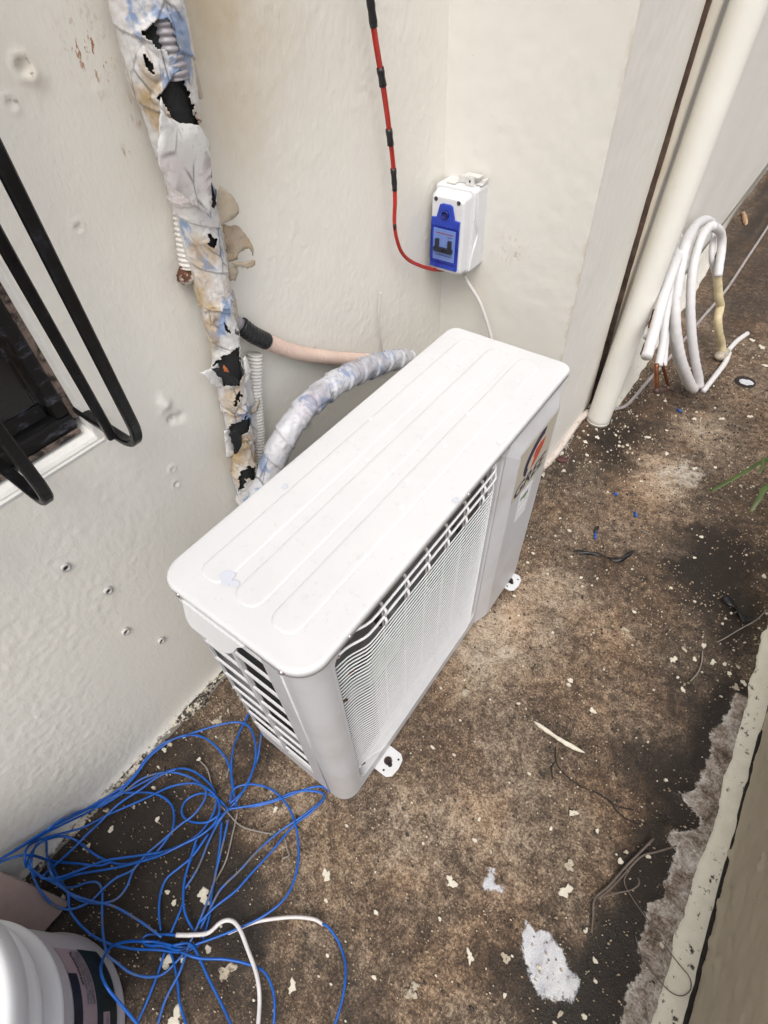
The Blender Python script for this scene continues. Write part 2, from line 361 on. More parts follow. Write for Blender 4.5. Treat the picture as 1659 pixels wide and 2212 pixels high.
# ---- tapes, cables, pipes
def tapemat(name, whites, blue, ochre, grime, bth=(.53, .60), oth=(.52, .66)):
    b = NB(name); v = b.mapping((1, 1, .75))
    c = b.mix(b.ramp(b.noise(14, 5, .6, v), (.35, 0), (.65, 1)), tuple(x * .86 for x in whites), whites)
    c = b.mix(b.math('MULTIPLY', b.ramp(b.noise(19, 6, .62, v, .8), (bth[0], 0), (bth[1], 1)), .85), c, blue)
    c = b.mix(b.math('MULTIPLY', b.ramp(b.noise(11, 6, .62, b.mapping((1, 1, .6), rot=(.3, .2, 0))), (oth[0], 0), (oth[1], 1)), .85), c, ochre)
    c = b.mix(b.math('MULTIPLY', b.ramp(b.noise(75, 7, .75), (.56, 0), (.72, 1)), .55), c, grime)
    cr = b.ramp(b.voro(26, b.mapping((1, 1, .55)), 'DISTANCE_TO_EDGE'), (.0, 1), (.035, 0)); c = b.mix(b.math('MULTIPLY', b.math('MULTIPLY', cr, b.ramp(b.noise(16, 3), (.48, 0), (.58, 1))), .8), c, (.07, .06, .065))
    sk_ = b.ramp(b.noise(42, 5, .7, b.mapping((1, 1, 3.2), rot=(.5, .3, 0))), (.55, 0), (.68, 1)); c = b.mix(b.math('MULTIPLY', sk_, .5), c, tuple(x * .55 for x in whites))
    pk = b.ramp(b.noise(9, 3, .5, b.mapping((1.3, .8, 1))), (.60, 0), (.7, 1)); c = b.mix(b.math('MULTIPLY', pk, .35), c, (.50, .36, .40))
    return b.done(c, .38, b.bump(b.math('ADD', b.noise(60, 4, .6), b.math('MULTIPLY', b.noise(24, 4, .6, v, 1.2), 1.2)), .32, .0025), Specular_IOR_Level=.5)
M['tape'] = tapemat('weathered_wrap_tape', (.66, .645, .63), (.16, .255, .44), (.40, .26, .10), (.12, .10, .11), (.56, .61), (.53, .63))
M['tape_silver'] = tapemat('grey_blue_wrap_tape', (.60, .60, .63), (.17, .25, .42), (.36, .35, .38), (.05, .05, .075), (.50, .57), (.52, .62))
M['tape_white'] = tapemat('white_flap_tape', (.70, .69, .67), (.50, .51, .57), (.52, .43, .30), (.22, .18, .20), (.60, .72), (.60, .76))
M['tape_tan'] = tapemat('browned_flap_tape', (.52, .44, .34), (.40, .36, .33), (.46, .33, .17), (.13, .10, .10))
M['foam'] = simple('black_insulation_foam', (.010, .010, .011), .75, .3, 90, .5, 200)
M['orange'] = simple('orange_copper_patch', (.48, .13, .04), .5)
M['cond_white'] = simple('white_corrugated_plastic', (.66, .635, .60), .5, .06, 25)
M['cond_clear'] = simple('grey_corrugated_plastic', (.33, .31, .33), .35, .1, 25)
M['cond_pink'] = simple('pinkish_corrugated_plastic', (.62, .47, .395), .5, .08, 22, dirt=(.40, .27, .18), dsc=30, dth=(.60, .72))
M['black_tape'] = simple('black_vinyl_tape', (.012, .012, .013), .4, .2, 60, .4, 90)
M['red'] = simple('red_cable_sheath', (.42, .028, .018), .42, .15, 40)
M['white_cable'] = simple('white_cable_sheath', (.60, .585, .56), .5, .05, 40)
M['grey_cable'] = simple('grey_cable_sheath', (.36, .325, .32), .55, .1, 30, dirt=(.16, .12, .10), dsc=40)
M['cream_hose'] = simple('cream_hose', (.62, .55, .50), .5, .06, 30, dirt=(.36, .27, .20), dsc=30, dth=(.55, .7))
M['blue'] = simple('blue_cable_sheath', (.005, .098, .43), .34, .2, 30, dirt=(.012, .03, .11), dsc=18, dth=(.58, .72))
M['blue_dusty'] = simple('dusty_blue_cable_sheath', (.022, .115, .42), .42, .25, 40, dirt=(.12, .125, .145), dsc=26, dth=(.52, .62))
M['white_wire'] = simple('white_painted_cable', (.66, .63, .62), .55, .06, 40, .3, 120, dirt=(.10, .18, .48), dsc=45, dth=(.66, .70))
M['dry_wire'] = simple('dry_grey_strip', (.24, .215, .19), .7, .2, 50)
M['twig'] = simple('dry_twig', (.15, .12, .10), .85, .3, 70, .5, 140)
M['pvc'] = simple('cream_painted_pvc', (.76, .745, .69), .42, .04, 8, .12, 40, dirt=(.50, .40, .27), dsc=5, dth=(.62, .82))
M['insul'] = simple('white_pipe_insulation', (.66, .645, .645), .55, .05, 20, .35, 60, dirt=(.38, .33, .30), dsc=22, dth=(.60, .78))
M['insul_yellow'] = simple('yellowed_pipe_insulation', (.58, .49, .30), .6, .12, 30, .5, 50, dirt=(.36, .27, .15), dsc=26)
M['copper'] = simple('copper_pipe', (.24, .095, .045), .35, .3, 60, Metallic=.85)
M['copper_dark'] = simple('crimped_dark_copper', (.06, .03, .022), .5, .3, 90)
M['mould'] = simple('black_mould_joint', (.022, .016, .013), .85, .4, 60, .5, 90)
M['joint'] = simple('brown_stained_joint', (.10, .066, .050), .85, .3, 30, .5, 90, dirt=(.022, .016, .013), dsc=5, dth=(.46, .60))
# ---- breaker box
M['box_plastic'] = simple('off_white_plastic', (.68, .685, .70), .32, .03, 20, dirt=(.45, .42, .40), dsc=70, dth=(.72, .8))
M['blue_plastic'] = simple('blue_cover_plastic', (.018, .050, .42), .14, .15, 30)
M['blue_dark'] = simple('blue_cover_groove', (.006, .012, .13), .25, .1, 30)
M['breaker'] = simple('pale_breaker_body', (.30, .38, .60), .4, .06, 30)
b = NB('clear_window_plastic'); tr = b.n('ShaderNodeBsdfTransparent'); gl = b.n('ShaderNodeBsdfGlossy'); gl.inputs['Roughness'].default_value = .08
tr.inputs[0].default_value = (.72, .80, .97, 1); mx = b.n('ShaderNodeMixShader'); mx.inputs[0].default_value = .035
b.t.links.new(tr.outputs[0], mx.inputs[1]); b.t.links.new(gl.outputs[0], mx.inputs[2]); b.t.links.new(mx.outputs[0], b.t.nodes['Material Output'].inputs[0]); M['clear'] = b.m
M['metal_white'] = simple('painted_bracket_metal', (.64, .63, .61), .4, .1, 60, dirt=(.40, .28, .18), dsc=50, dth=(.64, .74))
# ---- window
b = NB('black_iron_paint'); n = b.noise(46, 7, .65); wr = b.ramp(n, (.60, 0), (.72, 1))
c = b.mix(b.math('MULTIPLY', wr, .25), (.005, .0048, .0055), (.055, .06, .08))
M['iron'] = b.done(c, b.ramp(n, (.3, .24), (.7, .5)), b.bump(b.noise(110, 4, .7), .4, .002), Specular_IOR_Level=.30)
b = NB('worn_black_wood'); n = b.noise(30, 8, .72, b.mapping((1, .35, 1)))
c = b.mix(b.ramp(n, (.57, 0), (.70, 1)), (.006, .0055, .0055), (.11, .115, .15))
M['frame_black'] = b.done(c, .45, b.bump(n, .6, .003), Specular_IOR_Level=.25)
M['frame_worn'] = simple('peeling_wood', (.16, .12, .10), .8, .35, 50, .6, 120, dirt=(.02, .016, .014), dsc=60, dth=(.45, .55))
M['pane'] = simple('dark_glass', (.009, .007, .006), .14, .2, 12, Specular_IOR_Level=.25)
M['sill'] = simple('white_sill_paint', (.74, .73, .70), .55, .04, 30, .3, 120, dirt=(.40, .33, .27), dsc=40, dth=(.64, .78))
# ---- bucket etc.
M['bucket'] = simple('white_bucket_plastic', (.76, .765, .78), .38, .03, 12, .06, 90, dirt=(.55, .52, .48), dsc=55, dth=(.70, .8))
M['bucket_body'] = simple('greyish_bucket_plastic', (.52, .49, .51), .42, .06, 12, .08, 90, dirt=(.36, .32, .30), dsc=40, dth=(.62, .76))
M['label_pink'] = simple('pinkish_label', (.40, .30, .33), .45, .05)
M['label_grey'] = simple('worn_grey_print', (.20, .17, .185), .5, .2, 90, dirt=(.36, .30, .32), dsc=160, dth=(.5, .6))
M['label_dark'] = simple('dark_green_label', (.010, .022, .022), .35, .2, 30)
M['label_black'] = simple('black_label_print', (.012, .011, .014), .4, .1)
M['board'] = simple('mauve_brown_board', (.30, .225, .205), .6, .07, 18, .2, 140, dirt=(.22, .16, .14), dsc=30, dth=(.6, .8))
M['leafgreen'] = simple('green_blade', (.055, .085, .018), .42, .3, 26, dirt=(.11, .10, .035), dsc=18, dth=(.5, .7))
M['deadleaf'] = simple('dead_red_leaf', (.085, .030, .024), .65, .3, 60)
M['paleleaf'] = simple('pale_dry_leaf', (.50, .32, .19), .7, .2, 60)
M['plug'] = simple('grey_wall_plug', (.50, .485, .46), .5, .08)
M['hole'] = simple('plug_hole', (.05, .045, .04), .9)

# ================================================================== THE SETTING
W1X = -.422
def gridsheet(ys, zs, fn, hole=None):
    A, B = np.meshgrid(ys, zs, indexing='ij'); V = fn(A, B).reshape(-1, 3); n, m = A.shape
    idx = np.arange(n * m).reshape(n, m)
    F = np.stack([idx[:-1, :-1], idx[1:, :-1], idx[1:, 1:], idx[:-1, 1:]], -1).reshape(-1, 4)
    if hole is not None:
        cy = (A[:-1, :-1] + A[1:, 1:]).ravel() / 2; cz = (B[:-1, :-1] + B[1:, 1:]).ravel() / 2; F = F[~hole(cy, cz)]
    return V, F, A.ravel(), B.ravel()
# ---- concrete ground: one sheet, fine near the camera, running out far beyond the yard
near_x = np.arange(-.46, .70, .0062); near_y = np.arange(-.60, 2.4, .0062)
xs = np.r_[-60, -20, -6, -2, -1, near_x, 1.0, 2, 6, 20, 60]; ys = np.r_[-60, -20, -6, -2, -1.2, near_y, 3, 3.5, 4, 5, 7, 20, 60]
def gz(A, B):
    z = (fbm(A * 3, B * 3, 5, 4) - .5) * .006 + (fbm(A * 30, B * 30, 9, 3) - .5) * .0022
    z = np.where((np.abs(A) < 1) & (B < 3) & (B > -1), z - .002, -.003)
    return np.stack([A, B, z], -1)
V, F, GX, GY = gridsheet(xs, ys, gz)
tone = np.full(GX.shape, .515); white = np.zeros(GX.shape)
def blobs(arr, L):
    for u, v, r, a in L:
        c = fl(u, v); rx, ry = (r if isinstance(r, tuple) else (r, r))
        n = fbm(GX * 9 + u, GY * 9 + v, 3, 4) - .5
        n2 = fbm(GX * 34 + v, GY * 34 + u, 7, 3) - .5
        d = np.sqrt(((GX - c[0]) / rx) ** 2 + ((GY - c[1]) / ry) ** 2) + n * 1.5 + n2 * .9
        arr += (1.30 if a < 0 else 1.7) * a * (1 - sstep(.05, 1.4, d))
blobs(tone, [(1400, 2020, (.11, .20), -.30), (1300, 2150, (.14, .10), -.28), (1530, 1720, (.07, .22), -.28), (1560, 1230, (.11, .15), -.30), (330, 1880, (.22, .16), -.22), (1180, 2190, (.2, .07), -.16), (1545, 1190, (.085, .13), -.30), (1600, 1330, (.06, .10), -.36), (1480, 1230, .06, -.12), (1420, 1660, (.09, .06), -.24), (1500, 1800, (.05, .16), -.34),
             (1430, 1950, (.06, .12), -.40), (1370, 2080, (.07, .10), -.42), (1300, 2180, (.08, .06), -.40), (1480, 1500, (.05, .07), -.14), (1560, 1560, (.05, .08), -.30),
             (300, 1830, (.16, .14), -.42), (160, 1990, (.12, .09), -.45), (450, 1960, (.11, .09), -.26), (520, 2130, (.10, .08), -.16), (560, 1610, (.06, .08), -.18),  # lower-left blobs darken the floor there with painted-in shade
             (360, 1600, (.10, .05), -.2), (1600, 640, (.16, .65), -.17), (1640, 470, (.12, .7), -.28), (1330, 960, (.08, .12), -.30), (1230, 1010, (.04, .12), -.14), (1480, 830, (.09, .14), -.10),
             (850, 2000, (.07, .06), -.08), (760, 2180, (.09, .06), -.10), (1150, 2150, (.08, .05), -.14), (1000, 1860, (.08, .05), -.06), (1190, 1130, (.05, .12), -.06),
             (1080, 1370, (.10, .13), .17), (1010, 1480, (.07, .07), .10), (1230, 1290, (.10, .07), .10), (900, 1720, (.08, .07), .13), (860, 1830, .06, .06), (1450, 1030, (.12, .16), .20),
             (1500, 930, (.09, .10), .12), (1120, 1640, (.08, .06), .07), (1350, 1380, .07, .07), (620, 1720, (.07, .05), .08), (1020, 1760, .06, .06), (1270, 1560, .06, .06)])
blobs(white, [(1480, 1020, (.075, .11), .42), (1560, 960, (.05, .10), .20), (1080, 1370, (.05, .06), .14), (1170, 1290, (.08, .05), .22), (1040, 1400, (.05, .05), .18), (1380, 990, .05, .18),
              (1540, 1130, (.05, .04), .24), (900, 1970, .05, .10), (880, 2130, .04, .22), (1400, 1430, .04, .10)])
tone += (fbm(GX * 2.2, GY * 2.2, 21, 4) - .5) * .42
# crumbled, salty mortar along the foot of the low wall (its outline surveyed on the floor)
edge = [(1500, -30), (1480, 0), (1460, 60), (1400, 140), (1370, 180), (1380, 240), (1340, 330), (1300, 420), (1215, 420), (1260, 490), (1330, 570), (1280, 600), (1190, 600), (1185, 680), (1215, 700), (1165, 840), (1160, 900), (1090, 940), (1075, 1050), (1040, 1120), (1060, 1240), (1000, 1300), (980, 1400), (950, 1504), (930, 1600), (900, 1700)]
E_ = np.array([fl(*cF(*p))[:2] for p in edge]); E2, _ = resample(np.c_[catmull(np.c_[E_, 0 * E_[:, 0]], 4)], .004)
near_m = (GX > .2) & (GX < .68) & (GY > -.45) & (GY < .85); salt = np.full(GX.shape, -.2); idx_ = np.where(near_m)[0]
poly_ = np.vstack([E2[:, :2], [[.8, E2[-1, 1]], [.8, E2[0, 1]]]]); pts_ = np.stack([GX[idx_], GY[idx_]], -1)
dist_ = np.min(np.hypot(pts_[:, None, 0] - E2[None, ::2, 0], pts_[:, None, 1] - E2[None, ::2, 1]), 1); sgn_ = np.where(inpoly(pts_, poly_), 1, -1)
salt[idx_] = sgn_ * dist_
def signed(poly_px, lim):
    Q_ = np.array([fl(*p)[:2] for p in poly_px]); q3, _ = resample(np.c_[np.vstack([Q_, Q_[:1]]), np.zeros(len(Q_) + 1)], .003); c_ = Q_.mean(0)
    out = np.full(GX.shape, -.2); k_ = np.where(np.hypot(GX - c_[0], GY - c_[1]) < lim)[0]; pt = np.stack([GX[k_], GY[k_]], -1)
    out[k_] = np.where(inpoly(pt, Q_), 1, -1) * np.min(np.hypot(pt[:, None, 0] - q3[None, :, 0], pt[:, None, 1] - q3[None, :, 1]), 1); return out
smear = np.maximum(signed([cF(*p) for p in [(555, 1025), (535, 1090), (530, 1150), (548, 1230), (575, 1310), (610, 1375), (660, 1400), (700, 1410), (715, 1380), (750, 1400), (780, 1400), (775, 1370), (805, 1330), (808, 1310), (770, 1270), (740, 1230), (735, 1180), (690, 1130), (650, 1070), (630, 1062), (605, 1085)]], .16),
                   signed([cF(*p) for p in [(388, 783), (412, 788), (404, 830), (407, 858), (440, 866), (460, 890), (440, 907), (420, 892), (395, 897), (362, 897), (352, 860), (373, 815)]], .07))
V[:, 2] += .0012 * sstep(-.002, .006, smear)
V[:, 2] += np.where(near_m, .0025 * sstep(-.002, .006, salt), 0)
tone = tone - .42 * np.exp(-(np.abs(np.minimum(salt, 0)) / .03) ** 2) * near_m * (salt < 0)
ground = link('ground', newmesh('ground', V, F, True, {'tone': tone, 'white': white, 'salt': salt, 'smear': smear}), M['concrete']); tag(ground, kind='structure')

# ---- window wall of the house (lumpy brushed render)
DENT = [(50, 145, .010, .004, 1), (72, 165, .014, .002, 0), (22, 222, .007, .003, 1), (170, 490, .007, .003, 1), (360, 880, .016, .004, 0), (372, 905, .010, -.005, 0), (390, 900, .012, -.004, 0),
        (335, 70, .006, -.003, 0), (215, 195, .005, .003, 1), (372, 1015, .006, .005, 1), (380, 1045, .007, .004, 1), (355, 870, .018, .003, 0), (560, 735, .005, .003, 1), (630, 1010, .006, -.003, 0)]
ys = np.r_[-4, -2, -1.2, np.arange(-.62, 1.03, .0032)]; zs = np.r_[-.02, np.arange(0, 1.22, .0032), 1.35, 1.5, 2.0, 2.7]
WIN_Y, WIN_Z = .080, .692
def w1f(A, B):
    low = 1 - sstep(.45, .8, B); pat = .25 + 1.0 * sstep(.35, .75, fbm(A * 4 + 3, B * 4, 19, 3))
    x = W1X + (fbm(A * 2, B * 1.5, 2, 2) - .5) * .004 + pat * ((fbm(A * 40, B * 24, 4, 3) - .5) * .0006 + (vnoise(A * 175, B * 130, 8) - .5) * (.0005 + .0002 * low) + (vnoise(A * 110, B * 80, 15) - .5) * .0003) + .0007 * pat * np.maximum(0, vnoise(A * 120, B * 105, 17) - .84) / .16
    for u, v, r, h, s in DENT:
        c = on(u, v, 0, W1X); d = np.hypot(A - c[1], B - c[2]) + (fbm(A * 60, B * 60, 6, 2) - .5) * r * .8
        if s: x = x - h * np.exp(-(d / (r * .5)) ** 2) + .45 * h * np.exp(-((d - r * .8) / (r * .3)) ** 2)
        else: x = x + h * -1 * np.exp(-(d / (r * .6)) ** 2) * -1
    x = x + .012 * np.exp(-B / .012) * (B < .06)
    return np.stack([x, A, B], -1)
V, F, A, B = gridsheet(ys, zs, w1f, lambda y, z: (y < WIN_Y) & (y > -1.3) & (z > WIN_Z) & (z < 1.9))
def blob1(L, seed=3):
    r_ = np.zeros(A.shape)
    for u, v, ra, rb, a in L:
        c = on(u, v, 0, W1X); d = np.hypot((A - c[1]) / ra, (B - c[2]) / rb); r_ += a * np.exp(-d * d)
    return r_
stain = blob1([(470, 120, .12, .12, .42), (430, 20, .1, .08, .40), (560, 60, .12, .1, .22), (530, 300, .06, .08, .14), (60, 150, .02, .02, .25), (720, 980, .08, .05, .0)])
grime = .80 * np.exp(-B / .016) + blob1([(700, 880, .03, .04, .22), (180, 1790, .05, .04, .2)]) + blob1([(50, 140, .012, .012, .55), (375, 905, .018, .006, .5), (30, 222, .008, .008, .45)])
rust = blob1([(195, 110, .018, .022, 1.6), (300, 240, .012, .012, .8), (325, 255, .01, .008, .8), (275, 330, .006, .006, .8), (700, 770, .03, .006, .6), (690, 745, .02, .008, .5)])
hw = thing('house_wall', 'cream lumpy rendered wall with the barred window and taped pipe', 'wall', (W1X, 0, 0))
obj('render_face', V, F, M['wall'], hw, True, {'stain': stain, 'grime': grime, 'rust': rust})
obj('wall_core', *box((W1X - .25, .105, -.02), (W1X - .012, 1.2, 2.7)), M['wall_smooth'], hw)
obj('wall_core', *box((W1X - .25, -4, -.02), (W1X - .012, .06, .66)), M['wall_smooth'], hw)
# drilled wall plugs
for u, v in [(140, 1225), (232, 1275), (270, 1363), (347, 1383), (663, 912)]:
    c = on(u, v, 0, W1X); th = np.linspace(0, 2 * np.pi, 16, endpoint=False)
    ring = loft([[(W1X + x, c[1] + r * math.cos(t), c[2] + r * math.sin(t)) for t in th] for r, x in ((.0075, .000), (.0068, .0042), (.0042, .0046), (.0038, -.006))])
    p = obj('wall_plug', *ring, M['plug'], hw, True)
    obj('plug_hole', *loft([[(W1X + .0012, c[1] + .0039 * math.cos(t), c[2] + .0039 * math.sin(t)) for t in th]], cap1=True), M['hole'], p)

# ---- back wall of the recess, slightly out of plumb
def y_left(z): return .9855 - .0425 * np.clip(z, 0, 1.3)
def y_right(z): return 1.040 - .101 * np.clip(z, 0, 1.3)
PX = -.100
def w2f(A, B):
    t = (A - W1X) / (PX - W1X); y = y_left(B) * (1 - t) + y_right(B) * t
    y = y + (fbm(A * 5, B * 4, 12, 3) - .5) * .004 + (fbm(A * 60, B * 60, 14, 3) - .5) * .0012
    y = y - .010 * np.exp(-B / .012) * (B < .06)
    return np.stack([A, y, B], -1)
V, F, A, B = gridsheet(np.r_[W1X - .02, np.arange(W1X - .01, PX - .004, .006), PX - .003, PX], np.r_[-.02, np.arange(0, 1.3, .006), 1.6, 2.7], w2f)
stain2 = .25 * np.exp(-(((A + .33) / .05) ** 2 + ((B - .56) / .05) ** 2)) + .5 * np.exp(-(((A - PX) / .006) ** 2)) * (fbm(A * 50, B * 30, 2, 3) > .55)
bw = thing('house_wall', 'narrow smooth cream wall behind the breaker box closing the recess', 'wall', (-.26, 1.0, 0))
obj('render_face', V, F, M['wall_smooth'], bw, True, {'stain': stain2, 'grime': .5 * np.exp(-B / .015), 'rust': .35 * np.exp(-(((A + .25) / .03) ** 2 + ((B - .66) / .03) ** 2))})
# ---- front wall of the house beyond the recess: pier up to the joint, then the run behind the drainpipe
def w3(yA, yB, name, label, seed, joint=0):
    def fn(A_, B_):
        y = A_.copy()
        if joint == 1: k = (A_ - yA(0)) / (yB(0) - yA(0)); y = yA(B_) * (1 - k) + yB(B_) * k
        else: y = A_ + (jy(B_) - 1.470) * np.clip(1 - (A_ - 1.476) / .8, 0, 1)
        x = PX + (0 if joint == 1 else np.interp(B_, [0, .3, 1.0, 1.4], [.013, .009, .0065, .006])) + (fbm(A_ * 3, B_ * 3, seed, 3) - .5) * .005 + (fbm(A_ * 50, B_ * 45, seed + 3, 3) - .5) * .0016
        if joint == 1: x = np.where(k < .001, PX, x)
        if joint == 1: x = x - .020 * np.exp(-np.abs(y - jy(B_)) / .006)
        return np.stack([x, y, B_], -1)
    t = thing(name, label, 'wall', (PX, (yA(0) + yB(0)) / 2, 0))
    L = yB(0) - yA(0)
    base = np.r_[np.arange(yA(0), yB(0), .006), yB(0)] if L < 1 else np.r_[np.arange(yA(0), yA(0) + .06, .005), np.arange(yA(0) + .066, 3.2, .016), 3.5, 4, 5, 6, 8]
    V, F, A, B = gridsheet(base, np.r_[-.02, np.arange(0, 1.3, .008), 1.6, 2.7], fn)
    dj = np.abs(V[:, 1] - jy(B)); st = (.55 * np.exp(-(dj / .05) ** 2) + .5 * np.exp(-(dj / .018) ** 2)) + .4 * np.exp(-((V[:, 1] - y_right(B)) / .007) ** 2) * (fbm(V[:, 1] * 60, B * 40, 2, 3) > .55)
    if joint == 0: st = st + .30 * np.exp(-((V[:, 1] - 1.42) / .05) ** 2)
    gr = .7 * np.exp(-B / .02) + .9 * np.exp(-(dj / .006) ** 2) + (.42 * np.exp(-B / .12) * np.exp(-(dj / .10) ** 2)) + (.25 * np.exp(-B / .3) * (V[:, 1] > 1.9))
    obj('render_face', V, F, M['wall_smooth'], t, True, {'stain': st, 'grime': gr, 'rust': np.zeros(len(B))})
    return t
def jy(z):                                  # the open vertical joint between the two runs of wall
    return np.interp(z, [0, .10, .35, .67, 1.02, 1.4], [1.470, 1.452, 1.405, 1.366, 1.347, 1.335])
pier = w3(lambda z: y_right(z), lambda z: jy(z) - .002, 'house_wall', 'plain cream wall pier between the recess corner and the dark joint', 31, 1)
run = w3(lambda z: 1.476, lambda z: 8.0, 'house_wall', 'long cream wall behind the drainpipe and the pipe coil', 41, 0)
zz = np.linspace(-.01, 2.6, 60)
V = [(PX - .025, jy(z) + .004, z) for z in zz] + [(PX + np.interp(z, [0, .3, 1.0, 1.4], [.013, .009, .0065, .006]) - .0015, jy(z) + .0055, z) for z in zz]
obj('mould_joint', V, [(i, i + 1, 60 + i + 1, 60 + i) for i in range(59)], M['joint'], run)
# ---- ragged painted lips where the walls meet the concrete
def lip(name, parent, pts_in, pts_out, h, mat, seed, step=.006, rag=.5):
    """strip between an inner polyline (at the wall) and a ragged outer polyline on the floor"""
    a, _ = resample(catmull(pts_in, 8), step); n = len(a); o_ = resample(catmull(pts_out, 8), step)[0]
    o_ = np.stack([np.interp(np.linspace(0, 1, n), np.linspace(0, 1, len(o_)), o_[:, k]) for k in range(3)], 1)
    r = np.random.default_rng(seed); s = np.arange(n) * step
    j = (fbm(s * 22, s * 0 + seed, seed, 4) - .5) * 2 * rag
    w_ = o_ - a; o2 = a + w_ * (1 + j)[:, None]
    rows = []
    for t, zz_ in ((0, h), (.35, h * .75), (.75, .0045), (.97, .0035), (1.0, -.006)):
        q = a * (1 - t) + o2 * t; q = q.copy(); q[:, 2] = zz_ + (fbm(s * 60, s * 0 + t * 9, seed + 2, 3) - .5) * .0022 * (0 < t < 1); rows.append(q)
    V = np.concatenate(rows); F = []
    for k in range(4):
        for i in range(n - 1): F.append((k * n + i, k * n + i + 1, (k + 1) * n + i + 1, (k + 1) * n + i))
    return obj(name, V, F, mat, parent, True)
lip('painted_lip', hw, [(W1X + .002, -1.2, 0), (W1X + .002, -.3, 0), (W1X + .002, .2, 0), (W1X + .002, .95, 0)], [(W1X + .012, -1.2, 0), (W1X + .014, -.3, 0), (W1X + .020, .05, 0), (W1X + .012, .95, 0)], .010, M['lip_dirty'], 3, rag=1.2)
wp = [(1331, 888), (1365, 838), (1399, 783), (1450, 705), (1503, 629), (1540, 560), (1566, 498), (1610, 430), (1659, 362)]
lo = [fl(*p) for p in wp]; lip('painted_lip', run, [(PX + .022, p[1], 0) for p in lo], lo, .10, M['wall_fillet'], 5, .012, rag=.12)
lip('painted_lip', pier, [(PX + .001, 1.05, 0), (PX + .001, 1.2, 0), (PX + .001, 1.46, 0)], [(PX + .014, 1.05, 0), (PX + .016, 1.2, 0), (PX + .02, 1.46, 0)], .012, M['lip_dirty'], 7, rag=1.2)

# ---- low tan wall across the passage
KX = .603
kw = thing('boundary_wall', 'low rough tan wall with a cream painted strip along its foot', 'wall', (KX + .06, .5, 0))
ky = np.r_[-3, -1, np.arange(-.15, .95, .006), 1.2, 2, 3, 5, 8]; kz = np.r_[-.02, np.arange(0, .272, .006)]
def kf(A_, B_):
    x = KX + (fbm(A_ * 4, B_ * 4, 51, 3) - .5) * .006 - (fbm(A_ * 28, B_ * 60, 53, 3) - .5) * .006 - .007 * np.maximum(0, fbm(A_ * 55, B_ * 95, 57, 2) - .66) / .34
    return np.stack([x, A_, B_], -1)
V, F, A, B = gridsheet(ky, kz, kf); F = F[:, ::-1]
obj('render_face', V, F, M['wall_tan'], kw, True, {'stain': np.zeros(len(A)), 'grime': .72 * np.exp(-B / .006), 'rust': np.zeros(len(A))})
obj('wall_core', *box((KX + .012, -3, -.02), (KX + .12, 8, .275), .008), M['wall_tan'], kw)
kin = [(KX + .002, y, 0) for y in np.linspace(-.6, 1.4, 12)]
lip('painted_strip', kw, [(KX - .001, y, 0) for y in np.linspace(-.6, 1.4, 24)], [(KX - .037 - .004 * math.sin(9 * y), y, 0) for y in np.linspace(-.6, 1.4, 24)], .010, M['lip'], 9, .005, rag=.24)
yy = np.arange(-.4, 1.1, .004); r_ = .0006 + .0040 * np.clip((fbm(yy * 14, yy * 0, 55, 3) - .48) * 5, 0, 1)
obj('foot_crack', *tube(np.stack([KX - .0005 + 0 * yy, yy, .011 + .002 * fbm(yy * 30, yy * 0, 5, 2)], 1), r_, 6), M['mould'], kw, True)
# ================================================================== WINDOW AND ITS BARS
win = thing('window', 'black framed window with dark panes and worn lower rail', 'window', (W1X - .03, -.4, WIN_Z))
y0, y1, z0, z1 = -1.3, WIN_Y, WIN_Z, 1.9; XF = W1X - .016
obj('sill', *prism([(W1X + .001, z0 - .006), (W1X - .004, z0 + .003), (W1X - .034, z0 + .0172), (W1X - .10, z0 + .0172), (W1X - .10, z0 - .02), (W1X - .003, z0 - .02)], 1, y0, y1 + .004), M['sill'], win)
obj('jamb', *box((W1X - .10, y1 - .0035, z0 - .004), (W1X - .0015, y1 + .012, z1)), M['sill'], win)
fr = obj('frame', *merge(box((XF - .05, y0, z0 + .018), (XF, y1 - .012, z0 + .040), .003), box((XF - .05, y1 - .030, z0 + .0405), (XF - .001, y1 - .0125, z1), .003)), M['frame_black'], win)
obj('worn_edge', *box((XF - .045, y1 - .0122, z0 + .03), (XF - .004, y1 - .0038, z1)), M['frame_worn'], fr)
obj('worn_edge', *box((XF - .003, y0, z0 + .0125), (XF + .004, y1 - .014, z0 + .0178)), M['frame_worn'], fr)
sash = obj('sash', *merge(box((XF - .045, y0, z0 + .045), (XF - .012, y1 - .034, z0 + .066), .002), box((XF - .046, y1 - .10, z0 + .067), (XF - .010, y1 - .036, z1), .002), box((XF - .046, y0, z0 + .104), (XF - .014, y1 - .104, z0 + .116), .002)), M['frame_black'], win)
obj('pane', *box((XF - .05, y0, z0 + .06), (XF - .044, y1 - .10, z0 + .105)), M['pane'], sash)
obj('pane', *box((XF - .05, y0, z0 + .115), (XF - .0445, y1 - .10, z1)), M['pane'], sash)
obj('stile_panel', *box((XF - .012, y1 - .092, z0 + .070), (XF - .0085, y1 - .040, z1), .0015), M['pane'], sash)
